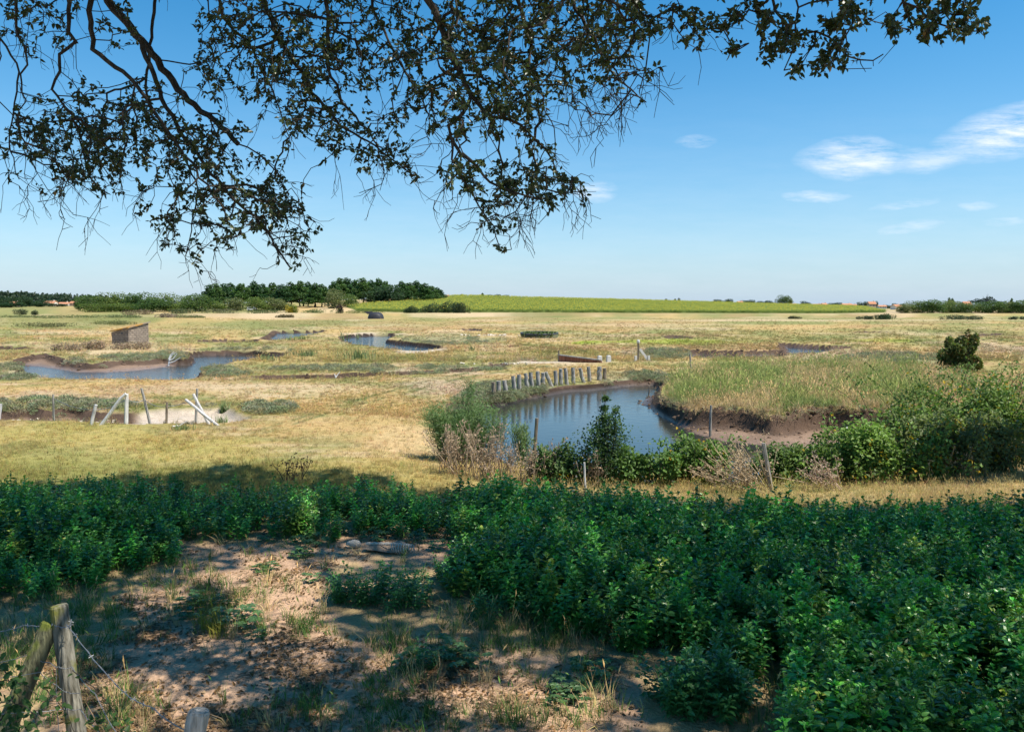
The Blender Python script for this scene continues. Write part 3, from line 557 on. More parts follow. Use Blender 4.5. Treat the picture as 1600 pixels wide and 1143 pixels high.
    scatter('shade_grass', 'sparse green and dry grass tufts round the bare dirt', np.stack([x, y, h], 1), rots(n, .2), .5 + .75 * rng.random(n), t, rng.integers(0, 4, n), [tuft(18, .05, .06, .2, .005, .7), tuft(14, .04, .08, .24, .005, .5, heads=2), tuft(22, .07, .04, .13, .005, 1.0), tuft(9, .03, .1, .26, .005, .5)], M_GRASS)
    # sea purslane along the creek banks
    pl = []
    for cx, cy, rx, ry, k in ((860, 610, 120, 14, 1900), (770, 622, 60, 14, 700), (1000, 591, 60, 8, 500), (220, 562, 70, 7, 500), (20, 582, 44, 12, 400), (150, 566, 80, 4, 200), (270, 558, 26, 10, 150), (60, 634, 110, 8, 420), (240, 636, 90, 8, 420), (420, 640, 36, 8, 220), (600, 577, 200, 4, 350), (400, 548, 60, 4, 160), (700, 533, 70, 6, 220), (1040, 553, 40, 8, 260), (1400, 562, 90, 8, 260), (350, 582, 40, 8, 120), (640, 583, 60, 3, 120)):
        a = rng.random(k) * 2 * math.pi; r_ = np.sqrt(rng.random(k)); pl.append(np.stack([cx + rx * r_ * np.cos(a), cy + ry * r_ * np.sin(a)], 1))
    pl = np.concatenate(pl); x, y, h, mk, col, s_ = cover(pl[:, 0], pl[:, 1]); post_bank = (pl[:, 0] > 735) & (pl[:, 0] < 960) & (h > WATER_Z + .06); keep = ((mk['mud'] < .5) & (mk['water'] < .5) | post_bank | ((h > WATER_Z + .12) & (rng.random(len(x)) < .12))) & (fbm(x / (1 + y * .02), y / (1 + y * .03), 147, 3) > np.where((pl[:, 0] > 730) & (pl[:, 0] < 1050), .3, .44)); x, y, h = x[keep], y[keep], h[keep]; n = len(x)
    t = C_['purslane'] * (.75 + .5 * rng.random((n, 1))) * (1 + .08 * rng.normal(size=(n, 3)))
    scatter('sea_purslane', 'grey green sea purslane along the creek banks', np.stack([x, y, h], 1), rots(n, .1), (.3 + .55 * rng.random(n)) * (1 + y / 160), t, rng.integers(0, 3, n), PURS, M_GRASS)
grass_all()

def nettle_plant(h, lean, shoots=3, seed=0):
    mb = MB(); g = rng
    def stem(p0, d, L_, n, big):
        ts = np.linspace(0, 1, 7)[:, None]; pts = p0 + d * L_ * ts + np.array([0, 0, -.05]) * ts**2; tube(mb, pts, np.linspace(.004, .002, 7), 4, (.9, 1.0, .8), cap=False)
        for k in range(n):
            t = .12 + .88 * (k + .5) / n; p = p0 + d * L_ * t + np.array([0, 0, -.05]) * t * t; a0 = k * math.pi / 2 + g.random() * .6; ln = big * (.55 + .75 * math.sin(math.pi * min(t * .85 + .1, 1))) * (.85 + .3 * g.random())
            for q in (0, math.pi):
                a = a0 + q; dd = np.array([math.cos(a), math.sin(a), .35 - .5 * (1 - t) + .5 * (t > .85)]); bright = .75 + .5 * g.random() + .45 * (t > .86)
                leaves(mb, [p + dd * .012], dd[None], np.array([[0, 0, 1.0]]) + g.normal(size=(1, 3)) * .25, ln, ln * .58, .25, .25, np.array([1.0 + .25 * (t > .86), 1, .85]) * bright)
            if t > .45 and g.random() < .6:     # small side tuft
                leaves(mb, np.repeat([p], 4, 0), rand_dir(4) + [0, 0, .7], rand_dir(4), big * .38, big * .2, .2, .1, (1.1, 1.1, .9), simple=True)
        tip = p0 + d * L_ + np.array([0, 0, -.05]); leaves(mb, np.repeat([tip], 6, 0), rand_dir(6) + [0, 0, 1.0], rand_dir(6), big * .5, big * .26, .2, .1, (1.35, 1.4, 1.0), simple=True)
    for s_ in range(shoots):
        a = g.random() * 6.28; r_ = .05 * (s_ > 0); d = np.array([math.cos(a) * lean, math.sin(a) * lean, 1.0]); d /= np.linalg.norm(d)
        stem(np.array([math.cos(a) * r_, math.sin(a) * r_, -.02]), d, h * (.75 + .35 * g.random()), 10, .072)
    return mb
NETTLES = [nettle_plant(.62, .22), nettle_plant(.55, .3), nettle_plant(.68, .15), nettle_plant(.5, .4, 4), nettle_plant(.6, .25, 2)]
def low_weed(r, n):
    mb = MB()
    for k in range(n):
        a = rng.random() * 6.28; d = r * math.sqrt(rng.random()); p = np.array([math.cos(a) * d, math.sin(a) * d, .02 + .08 * rng.random()]); c = .8 + .5 * rng.random()
        m = 6; aa = np.arange(m) * 6.28 / m + rng.random(); leaves(mb, np.repeat([p], m, 0), np.stack([np.cos(aa), np.sin(aa), np.full(m, .3)], 1), np.repeat([[0, 0, 1.0]], m, 0), .05, .03, .2, .25, (c, c * 1.02, c * .9), simple=True)
    return mb
WEEDS = [low_weed(.14, 16), low_weed(.1, 10), low_weed(.18, 22)]
def nettles():
    n = 17500; px = -700 + 2990 * rng.random(n); py = 770 + 450 * rng.random(n); g = G(px, py); x, y = g[:, 0], g[:, 1]
    # thin to an even spacing on the ground
    m = nettle_mask(px, py); w = np.clip(1.0 * y * y * y / 900.0, 0, 1); keep = (m > 0) & (rng.random(n) < np.clip(.25 + .75 * w, 0, 1)) & (rng.random(n) < .7 + .3 * sstep(0, 25, m))
    x, y, m, px, py = x[keep], y[keep], m[keep], px[keep], py[keep]; n = len(x); h, mk = terrain(x, y)
    big = fbm(x / 1.1, y / 1.1, 181, 3); sc = (.6 + .55 * big + .2 * rng.random(n)) * (.78 + .22 * sstep(0, 40, m)); sc = sc * np.where(px < 700, .86, 1.0) * (.80 + .2 * sstep(8.2, 10.2, y) + .1) * (1 - .14 * sstep(9.5, 11.5, y))
    t = np.array((.082, .255, .054)) * (.5 + .9 * rng.random((n, 1))**1.3) * (.6 + .8 * fbm(x / .8, y / .8, 187, 3)[:, None]) * (1 + .12 * rng.normal(size=(n, 3))); yl = (rng.random(n) < .05)[:, None]; t = np.where(yl, np.array((.2, .3, .06)), t)
    scatter('nettles', 'dense bed of dark green nettles in the tree shade', np.stack([x, y, h], 1), rots(n, .1), sc, t, rng.integers(0, 5, n), NETTLES, M_NETTLE)
    n = 420; px = 180 + 860 * rng.random(n); py = 820 + 300 * rng.random(n); e = np.zeros(n)
    for cx, cy, rx, ry in ((480, 860, 60, 20), (450, 885, 40, 16), (600, 836, 60, 10), (690, 850, 50, 14), (250, 860, 30, 10), (330, 1000, 50, 10), (520, 890, 30, 20), (680, 1030, 40, 12), (900, 1075, 60, 16), (300, 950, 60, 20)): e = np.maximum(e, np.exp(-(((px - cx) / rx)**2 + ((py - cy) / ry)**2)))
    keep = rng.random(n) < e; g = G(px[keep], py[keep]); h, mk = terrain(g[:, 0], g[:, 1]); n = len(h)
    scatter('low_weeds', 'low pale green weeds creeping over the bare dirt', np.stack([g[:, 0], g[:, 1], h], 1), rots(n, .1), .6 + .8 * rng.random(n), np.array((.09, .17, .07)) * (.8 + .5 * rng.random((n, 1))), rng.integers(0, 3, n), WEEDS, M_NETTLE)
nettles()
def litter():
    mb = MB(); k = 7
    for i in range(k):
        p = np.array([rng.normal(0, .06), rng.normal(0, .06), .012]); a = rng.random() * 6.28; L_ = .04 + .09 * rng.random(); tube(mb, [p, p + [math.cos(a) * L_ * .5, math.sin(a) * L_ * .5, .008], p + [math.cos(a + .3) * L_, math.sin(a + .3) * L_, .0]], .0025, 4, (1, .9, .75))
    leaf = MB(); leaves(leaf, rng.normal(0, .06, (8, 3)) * [1, 1, 0] + [0, 0, .012], rand_dir(8) * [1, 1, .15], np.array([0, 0, 1.0]) + rng.normal(size=(8, 3)) * .3, .045, .022, .4, .3, np.array([.8, .62, .42]) * (.6 + .8 * rng.random((8, 1))), simple=True)
    peb = MB()
    for i in range(6):
        u = rand_dir(10); u *= .006 + .012 * rng.random(); bm = u + [rng.normal(0, .06), rng.normal(0, .06), .004]
        peb.add(bm, [[a, (a + 1) % 10, (a + 3) % 10] for a in range(10)] + [[a, (a + 4) % 10, (a + 2) % 10] for a in range(10)], None, (1.0, .95, .85))
    n = 5600; px = 60 + 1000 * rng.random(n); py = 820 + 390 * rng.random(n); x, y, h, mk, col, s_ = cover(px, py); keep = s_['dirt'] > .4; keep &= rng.random(n) < .15 + .85 * sstep(.42, .62, fbm(x / .5, y / .5, 191, 3))
    x, y, h = x[keep], y[keep], h[keep]; n = len(x)
    scatter('leaf_litter', 'dry twigs, leaves and pebbles littering the dirt', np.stack([x, y, h], 1), rots(n, .05), .6 + .8 * rng.random(n), np.array((.36, .27, .18)) * (.5 + .9 * rng.random((n, 1))), rng.choice(3, n, p=(.22, .2, .58)), [mb, leaf, peb], M_GRASS)
litter()
def sunflowers():
    def plant(k):
        mb = MB()
        for i in range(k):
            p = np.array([rng.normal(0, .5), rng.normal(0, .5), 0]); bloom = rng.random() < .6; h = 1.25 + .4 * rng.random(); n = 7; a = rng.random(n) * 6.28
            leaves(mb, p + np.stack([0 * a, 0 * a, h * (.35 + .6 * rng.random(n))], 1), np.stack([np.cos(a), np.sin(a), .15 + 0 * a], 1), np.repeat([[0, 0, 1.0]], n, 0), .34, .28, .1, .3, (.19, .27, .065), simple=True)
            d = np.array([.25, -.8, .35]) + rng.normal(0, .25, 3); u, v = frame_of(d[None]); aa = np.arange(8) * 6.28 / 8
            ring = p + [0, 0, h] + unit(d) * .06 + (np.cos(aa)[:, None] * u + np.sin(aa)[:, None] * v) * .085
            mb.add(np.concatenate([ring, [p + [0, 0, h] + unit(d) * .08]]), [[q, (q + 1) % 8, 8] for q in range(8)], None, (.58, .48, .05) if bloom else (.2, .28, .07))
        return mb
    n = 42000; px = 520 + 900 * rng.random(n); d = 322 + 300 * rng.random(n)**1.3; x = (px - 800) / F * d; h, mk = terrain(x, d); qx, qy = to_px(x, d, h); keep = sdf(SUNFL, qx, qy) > 0
    keep &= rng.random(n) < .45 + .55 * fbm(x / 12, d / 30, 201, 3)
    x, d, h = x[keep], d[keep], h[keep]; n = len(x)
    scatter('sunflower_field', 'yellow green field of flowering sunflowers on the slope', np.stack([x, d, h - .3], 1), rots(n, .05) * [1, 1, .12], .9 + .4 * rng.random(n), np.ones((n, 3)) * (.8 + .3 * rng.random((n, 1))), rng.integers(0, 3, n), [plant(4), plant(5), plant(3)], M_GRASS)
sunflowers()

def clods():
    kinds = []
    for s in range(3):
        m = MB(); nu, nv = 8, 5; V = [[0, 0, -.6]]
        for j in range(1, nv):
            for i in range(nu):
                u_, v_ = 6.28318 * i / nu, math.pi * j / nv - math.pi / 2; r_ = 1 + .45 * (rng.random() - .5); V.append([math.cos(u_) * math.cos(v_) * r_, math.sin(u_) * math.cos(v_) * r_, math.sin(v_) * .6 * r_])
        V.append([0, 0, .6]); T = [[0, 1 + (i + 1) % nu, 1 + i] for i in range(nu)] + [[len(V) - 1, 1 + (nv - 2) * nu + i, 1 + (nv - 2) * nu + (i + 1) % nu] for i in range(nu)]
        m.add(V, T, [[1 + j * nu + i, 1 + j * nu + (i + 1) % nu, 1 + (j + 1) * nu + (i + 1) % nu, 1 + (j + 1) * nu + i] for j in range(nv - 2) for i in range(nu)]); kinds.append(m)
    n = 60000; px = -60 + 1500 * rng.random(n); py = 505 + 215 * rng.random(n)**1.3; x, y, h, mk, col, s_ = cover(px, py); keep = ((mk['cut'] > .25) & (rng.random(n) < .3)) | ((mk['mud'] > .9) & (mk['water'] < .5) & (rng.random(n) < .035) & (h > WATER_Z + .03)); keep &= ~((px < 400) & (py > 625) & (py < 668) & ((px > 205) | (rng.random(n) < .8))); keep &= ~((px > 730) & (px < 960) & (py > 590) & (py < 645) & (rng.random(n) < .85))
    x, y, h, cu = x[keep], y[keep], h[keep], mk['cut'][keep]; n = len(x)
    t = np.where(cu[:, None] > .25, C_['mud'] * .62, C_['mud'] * .8) * (.6 + .8 * rng.random((n, 1)))
    scatter('mud_clods', 'crumbled dark mud clods at the foot of the creek banks', np.stack([x, y, h], 1), rots(n, .4), (.02 + .045 * rng.random(n)**2.5) * (1 + y / 60), t, rng.integers(0, 3, n), kinds, M_MUDCLOD)
clods()
def bank_fringe():
    n = 90000; px = -60 + 1560 * rng.random(n); py = 510 + 165 * rng.random(n)**1.2; x, y, h, mk, col, s_ = cover(px, py); keep = (mk['cut'] > .05) & (mk['cut'] < .98) & (mk['mud'] < .55) | ((mk['isl'] > -.3) & (mk['mud'] < .6) & (mk['mud'] > .02))
    x, y, h = x[keep], y[keep], h[keep]; n = len(x); g_ = rng.random((n, 1)) < fbm(x / 3, y / 3, 149, 2)[:, None]
    t = np.where(g_, C_['purslane'] * .9, C_['pale'] * .8) * (.7 + .6 * rng.random((n, 1)))
    scatter('bank_fringe', 'ragged fringe of grass drooping over the bank edges', np.stack([x, y, h + .02], 1), rots(n, .35), (.5 + .7 * rng.random(n)) * (.8 + y / 140), t, rng.integers(0, 3, n), [tuft(18, .1, .04, .16, .012, 1.6, droop=1.0), tuft(16, .12, .06, .2, .012, 1.3, droop=.9), tuft(14, .1, .05, .14, .014, 1.8, droop=1.2)], M_GRASS)
bank_fringe()

# ================================================================== far trees, hedges and houses
def crown_mb(lobes, n, size, base_col, var=.35, up=.3):
    """foliage spread over several uneven lobes: centre (x, y, z), radii (x, y, z)"""
    mb = MB(); vol = np.array([l[3] * l[4] * l[5] for l in lobes])**.67; pick = rng.choice(len(lobes), n, p=vol / vol.sum()); A = np.array(lobes)[pick]
    d = rand_dir(n); r = (.6 + .42 * rng.random(n)**.6); bump = 1 + .35 * (fbm(d[:, 0] * 3 + pick * 7, d[:, 2] * 3 + d[:, 1] * 2.3, 211, 3) - .5) * 2
    p = A[:, :3] + d * A[:, 3:6] * (r * bump)[:, None]; p[:, 2] = np.maximum(p[:, 2], .05 * rng.random(n))
    dark = fbm(p[:, 0] * 1.1 / size * .35 + pick, p[:, 2] / size * .4 + p[:, 1] / size * .3, 213, 3)
    c = np.array(base_col) * (1 + var * (2 * dark[:, None] - 1) * 1.6) * (1 + .12 * rng.normal(size=(n, 1))); c = c * (1 + .06 * rng.normal(size=(n, 3)))
    leaves(mb, p, unit(d + rand_dir(n) * .9 + [0, 0, -.1]), unit(d + [0, 0, up] + rand_dir(n) * .6), size * (.7 + .6 * rng.random(n)), size * .8, .2, .15, np.clip(c, .005, 1), simple=True); return mb
def trunk_mb(h, r, forks=4, spread=1.0):
    mb = MB(); z = np.linspace(-.2, h, 6); w = np.cumsum(rng.normal(0, .04 * h, (6, 2)), 0) * .5; w -= w[0]; pts = np.column_stack([w, z]); tube(mb, pts, np.linspace(r, r * .6, 6), 7)
    for k in range(forks):
        a = 6.28 * k / forks + rng.random(); e = pts[-1] + np.array([math.cos(a) * spread, math.sin(a) * spread, h * .6 + rng.random() * h * .3]); s0 = pts[3 + k % 3]; tube(mb, [s0, (s0 + e) / 2 + [0, 0, .1 * h], e], [r * .45, r * .3, r * .12], 5)
    return mb
def broad_tree(h, w, col, seed, dens=2600, trunk=.2):
    k = rng.integers(9, 13); lobes = [(0, 0, h * .60, w * .36, w * .36, h * .36), (0, 0, h * .3, w * .40, w * .40, h * .26)]
    for i in range(k):
        a = rng.random() * 6.28; r_ = w * (.16 + .2 * rng.random()); zf = .16 + .6 * rng.random(); lobes.append((math.cos(a) * r_ * 1.15, math.sin(a) * r_ * 1.15, h * zf, w * (.17 + .1 * rng.random()), w * (.17 + .1 * rng.random()), h * (.15 + .1 * rng.random())))
    return crown_mb(lobes, dens, h * .056, col), trunk_mb(h * .42, h * .025, 4, w * .22)
def pine_tree(h, w, col, dens=2600):
    lobes = []; n = 9
    for i in range(n):
        t = i / (n - 1); a = i * 2.4; r_ = w * .30 * (1 - .75 * t); lobes.append((math.cos(a) * r_, math.sin(a) * r_, h * (.30 + .60 * t), w * (.26 - .15 * t), w * (.26 - .15 * t), h * .085))
    lobes.append((0, 0, h * .93, w * .08, w * .08, h * .1)); lobes.append((0, 0, h * .6, w * .22, w * .22, h * .25))
    return crown_mb(lobes, dens, h * .05, col, .4), trunk_mb(h * .55, h * .022, 3, w * .15)
def bush_mb(h, w, col, n=1500, leaf=None):
    lobes = [(w * .5 * (rng.random() - .5) * 1.3, w * .5 * (rng.random() - .5), h * (.3 + .3 * rng.random()), w * (.2 + .12 * rng.random()), w * (.2 + .12 * rng.random()), h * (.28 + .14 * rng.random())) for _ in range(7)]
    return crown_mb(lobes, n, leaf or h * .09, col)
GRP = 0
def make_tree(name, label, cat, crown, trunk, group):
    t = thing(name, label, cat, group=group); link('crown', crown, t); link('trunk', trunk, t); return t
def mk(parts): return parts[0].mesh('crown', M_LEAF), parts[1].mesh('trunk', M_BARK)
BROAD = [mk(broad_tree(10, 11, col_, 0)) for col_ in ((.085, .14, .034), (.13, .175, .042), (.065, .115, .03))] + [mk(broad_tree(10, 12, (.14, .19, .045), i)) for i in range(2)] + [mk(broad_tree(10, 10, (.16, .18, .07), 9))]
PINES = [mk(pine_tree(10, 7.5, col_)) for col_ in ((.055, .115, .03), (.08, .145, .038), (.042, .095, .032))]
DARK = [mk(broad_tree(10, 9, (.045, .085, .035), i)) for i in range(2)]
POPLAR = mk((crown_mb([(0, 0, z, 1.2 - abs(z - 5) * .1, 1.2 - abs(z - 5) * .1, 1.5) for z in (2, 3.5, 5, 6.5, 8, 9)], 900, .45, (.035, .055, .03)), trunk_mb(4, .2, 2, .3)))
MESH_H = 10.0
def far_tree(kind, name, label, px, top, d, width, cat='tree', group=None, base=None, nat=10.0):
    """a tree by the photo column of its trunk, the row of its top, its distance in metres and its width in photo pixels"""
    x = (px - 800) / F * d; z = Z(x, d) if base is None else base; h = EYE + (HORIZON - top) / F * d - z
    t = thing(name, label, cat, (x, d, z), rng.random() * 6.28, group); s = h / 9.6; sw = width / F * d / nat; t.scale = (sw, sw, s); link('crown', kind[0], t); link('trunk', kind[1], t); return t
# left wood: rounded broadleaves in front, pines behind and on the rise
gA = 'rounded trees of the left wood'
for i, (px, top, w, k) in enumerate(((143, 461, 44, 0), (170, 457, 46, 1), (198, 459, 48, 2), (226, 457, 44, 0), (252, 458, 44, 1), (278, 461, 34, 3))):
    far_tree(BROAD[k], 'broadleaf_tree', ['rounded green tree standing at the left end of the wood', 'second rounded green tree from the left end of the wood', 'rounded dark green tree above the hut in the wood edge', 'broad green tree in the middle of the left wood', 'domed green tree just left of the first pines', 'lighter green tree beside the pines in the left wood'][i], px, top, 395 + 12 * (i % 3), w, group=gA)
for i, (px, top, w, k) in enumerate(((158, 474, 44, 3), (190, 473, 50, 4), (216, 476, 40, 3), (240, 466, 56, 2), (270, 474, 44, 4), (305, 462, 40, 1), (310, 459, 46, 0), (338, 470, 36, 4), (372, 466, 36, 5), (402, 464, 36, 4), (430, 466, 44, 5), (443, 474, 30, 3))):
    far_tree(BROAD[k], 'broadleaf_tree', ['low bright green tree at the left foot of the wood', 'low spreading tree in front of the left wood', 'small pale green tree in front of the left wood', 'large domed dark tree in front of the wood', 'low light green tree right of the domed dark tree', 'dark rounded tree at the left end of the pines', 'round tree standing out left of the pine group', 'light green tree below the first pines', 'grey green round tree in front of the pines', 'bright green tree between two grey green trees', 'brownish green tree beside the yellow bush', 'small green tree touching the yellow bush'][i], px, top, 372 + 6 * (i % 3), w, group=gA)
for i, (px, top, w) in enumerate(((329, 449, 24), (340, 444, 24), (352, 446, 26), (362, 443, 30), (380, 446, 30), (398, 444, 28), (412, 445, 28), (427, 444, 26), (442, 445, 26), (456, 444, 26), (470, 443, 26), (482, 442, 24), (494, 445, 24), (503, 444, 26), (448, 450, 28), (475, 452, 28), (492, 455, 26), (508, 450, 18))):
    far_tree(PINES[i % 3], 'pine_tree', 'dark green pine standing in the row of pines left of the gap', px, top + (-1.5, 1.2, 0, 2, -.6)[i % 5], 420 + 9 * (i % 4), w * 1.45, group='pines left of the gap', nat=7.0)
for i, (px, top, w) in enumerate(((522, 441, 22), (532, 438, 24), (543, 437, 26), (556, 438, 26), (568, 437, 26), (580, 439, 26), (592, 439, 26), (604, 441, 22), (614, 443, 24), (628, 442, 24), (640, 442, 24), (652, 442, 24), (664, 444, 22), (674, 446, 22), (684, 451, 20), (550, 446, 24), (586, 449, 24), (632, 450, 24), (660, 452, 22), (688, 456, 14))):
    far_tree(PINES[i % 3] if i not in (8, 16) else DARK[0], 'pine_tree', 'dark green pine standing on the rise right of the gap', px, top + (1.4, -1.2, .4, 2.2, -.4)[i % 5], 470 + 10 * (i % 4), w * 1.45, group='pines on the rise right of the gap', nat=7.0)
far_tree(BROAD[5], 'broadleaf_tree', 'grey green round tree in the gap between the two pine groups', 522, 452, 400, 34); far_tree(BROAD[4], 'broadleaf_tree', 'small light green tree at the foot of the pines on the rise', 548, 460, 410, 24)
# crest of the field
for px, top, w, d, lab, k in ((722, 459, 6, 640, 'tiny lone tree on the crest left of the bare hump', DARK[0]), (754, 458, 10, 640, 'small pointed tree on the crest of the sunflower field', PINES[0]), (766, 460, 12, 640, 'low round tree in the middle of the crest clump', DARK[0]), (778, 459.5, 14, 640, 'darker round tree in the crest clump', DARK[1]), (790, 460.5, 14, 640, 'last tree at the right end of the crest clump', DARK[0]), (742, 461, 16, 630, 'low shrub left of the pointed tree on the crest', BROAD[2])):
    far_tree(k, 'crest_tree', lab, px, top, d, w, group='trees on the crest of the field')
for px, top, w, lab in ((1040, 467, 5, 'leftmost of the four small poplars on the skyline'), (1047, 469, 4, 'shortest of the four small poplars on the skyline'), (1054, 467, 4, 'third of the four small poplars on the skyline'), (1060, 466, 5, 'tallest poplar at the right end of the four')):
    far_tree(POPLAR, 'poplar_tree', lab, px, top, 690, w, group='poplars on the skyline', nat=2.6)
for i, (px, top, w, d, k) in enumerate(((1075, 472, 12, 700, 0), (1120, 467.5, 20, 700, 0), (1138, 466.5, 16, 700, 1), (1160, 469, 16, 710, 0), (1172, 468, 18, 710, 1), (1186, 470, 14, 710, 0), (1200, 469, 18, 710, 1), (1255, 470, 12, 720, 0), (1262, 472, 12, 720, 1), (1297, 473, 14, 730, 0), (1308, 472, 16, 730, 1), (1342, 471.5, 12, 740, 0), (1352, 470.5, 12, 740, 1), (1368, 470, 6, 740, 0), (1385, 476, 16, 740, 1), (1396, 473.5, 12, 745, 0), (1408, 474, 10, 745, 1), (1326, 476, 10, 740, 0), (1280, 475, 8, 740, 0))):
    far_tree(DARK[k], 'skyline_tree', 'small dark tree among the distant houses beyond the sunflowers', px, top, d, w, group='dark trees beyond the sunflower field')
far_tree(BROAD[0], 'broadleaf_tree', 'tall dark tree rising above the distant houses', 1220, 461, 700, 18); far_tree(BROAD[1], 'broadleaf_tree', 'shorter half of the tall pair above the distant houses', 1231, 463, 705, 12)
# right hedge
for i, (px, top, w) in enumerate(((1412, 478, 22), (1424, 473, 28), (1440, 473, 32), (1456, 471, 32), (1472, 473, 28), (1488, 473, 30), (1500, 476, 26), (1516, 476, 30), (1534, 474, 32), (1550, 473, 30), (1566, 474, 30), (1580, 476, 28), (1594, 472, 30), (1612, 473, 34), (1632, 470, 34), (1655, 472, 34))):
    far_tree(BROAD[i % 3] if i % 5 else BROAD[5], 'hedge_tree', 'low rounded tree in the hedgerow on the far right', px, top - 3, 372 + 5 * (i % 3), w * 1.15, group='trees of the right hedgerow', base=.2)
for px, top, w, lab in ((1481, 466, 10, 'slim dark conifer poking out of the right hedgerow'), (1486, 467, 10, 'second slim conifer close beside the first one'), (1578, 467, 10, 'lone conifer tip near the right end of the hedgerow')):
    far_tree(PINES[1], 'conifer_tree', lab, px, top, 395, w, group='conifers behind the right hedgerow', nat=7.0)
def cedar():
    mb = MB(); tr = trunk_mb(6.5, .3, 3, 1.5); lobes = []
    for z, r_, dx in ((9.4, .9, .8), (8.6, 1.8, 0), (7.6, 2.8, .6), (8.2, 1.0, -3.4), (7.2, 1.6, -4.6), (6.6, 3.0, -2), (6.6, 3.2, 2.4), (5.6, 2.6, 4.6), (5.4, 3, 0)): lobes.append((dx, rng.normal() * .6, z, r_ * 1.25, r_, .5))
    return mk((crown_mb(lobes, 2200, .5, (.022, .045, .028)), tr))
far_tree(cedar(), 'cedar_tree', 'dark flat topped cedar behind the right hedgerow', 1539, 464.5, 400, 40, nat=11.0)
# low bushes
def low_bush(name, label, px, base_py, top, w, col, n=1600, depth=.6, cat='bush', group=None, leaf=.16):
    d = min(float(G(px, base_py)[1]), 318.0); x = (px - 800) / F * d; z = Z(x, d); h = max(EYE + (HORIZON - top) / F * d - z, .6); W = w / F * d
    lob = [((rng.random() - .5) * W * .8, (rng.random() - .5) * W * depth * .5, h * (.25 + .25 * rng.random()), W * .16, W * .16 * depth, h * .36) for _ in range(8)]
    lob += [((rng.random() - .5) * W * .3, 0, h * .55, W * .17, W * .17, h * .4)]
    o = thing(name, label, cat, (x, d, z), 0, group); obj('foliage', crown_mb(lob, n, max(leaf, d * .0011), col), M_LEAF, o); return o
def stem_part(o, h, w, n=10, r=.03):
    mb = MB()
    for i in range(n):
        a = rng.random() * 6.28; e = np.array([math.cos(a) * w * rng.random(), math.sin(a) * w * rng.random(), h * (.5 + .4 * rng.random())]); tube(mb, [[0, 0, -.1], e * [.4, .4, .55], e], [r, r * .7, r * .3], 5)
    obj('stems', mb, M_TWIG, o)
for i, (px, by, top, w, c, lab) in enumerate(((640, 489, 477, 44, (.04, .07, .025), 'low left end of the dark thicket before the sunflowers'), (672, 489, 471.5, 52, (.028, .055, .024), 'dense dark bush in the middle of the thicket before the sunflowers'), (702, 489, 468, 54, (.032, .06, .026), 'tallest dark bush of the thicket before the sunflowers'), (722, 489, 471, 34, (.06, .075, .03), 'brownish right end of the thicket before the sunflowers'))):
    o = low_bush('thicket_bush', lab, px, by, top, w, c, 2600, group='dark thicket before the sunflowers'); stem_part(o, 2, 3, 8, .08)
low_bush('broom_bush', 'bright yellow flowering bush at the foot of the pines', 451, 489, 475, 18, (.42, .32, .03), 900); low_bush('broom_bush', 'yellow green bush right of the flowering bush', 461, 489.5, 474, 14, (.2, .24, .03), 700)
low_bush('bare_shrub', 'purplish brown shrub standing alone by the field track', 532, 486.5, 472, 12, (.10, .065, .055), 900)
low_bush('marsh_bush', 'dark green dome bush on the right dyke', 1384, 499, 489.5, 50, (.035, .075, .025), 1800, group='low bushes on the right dyke'); low_bush('marsh_bush', 'small flat bush left of the dome bush on the dyke', 1350, 499, 493, 28, (.05, .075, .035), 900, group='low bushes on the right dyke')
low_bush('marsh_bush', 'long flat grey green bush below the right hedgerow', 1495, 499.5, 491.5, 76, (.055, .08, .04), 2000, group='low bushes on the right dyke'); low_bush('marsh_bush', 'small dark bush at the far right edge of the dyke', 1588, 499, 494, 26, (.05, .07, .035), 800, group='low bushes on the right dyke')
low_bush('marsh_bush', 'thin dark bush at the foot of the pale dyke', 1240, 498, 493.5, 26, (.09, .09, .04), 700, group='low bushes on the right dyke')
for i, (px, by, top, w, c, lab) in enumerate(((176, 508, 500, 70, (.14, .15, .055), 'olive scrub mound behind the stone hut'), (60, 511, 503, 90, (.12, .12, .05), 'low brown green scrub at the left edge of the marsh'), (110, 503, 493, 90, (.13, .16, .06), 'green scrub strip on the left dyke'), (30, 501, 492, 80, (.13, .15, .06), 'green scrub at the left end of the dyke'), (190, 503, 494, 70, (.15, .17, .07), 'pale green scrub beyond the hut'), (265, 497, 488, 46, (.22, .16, .12), 'pinkish brown dry scrub right of the hut'), (300, 503, 497, 50, (.16, .17, .07), 'olive scrub patch in the left marsh'), (215, 489, 482, 60, (.2, .15, .09), 'brown dry scrub below the left wood'), (330, 488, 480, 90, (.12, .12, .06), 'dull green scrub at the foot of the wood'), (290, 489, 481, 40, (.09, .11, .045), 'dark scrub at the foot of the round trees'), (420, 489, 482, 60, (.09, .12, .04), 'green scrub below the yellow bush'), (500, 489, 481, 70, (.12, .15, .05), 'green scrub along the lower field track'), (570, 490, 483, 60, (.14, .17, .05), 'low green scrub behind the black mound'), (445, 496, 491, 30, (.12, .1, .05), 'tiny brown bush on the pale bank'))):
    low_bush('scrub_bush', lab, px, by, top, w, c, 1300, 1.2, group='scrub in the left marsh')
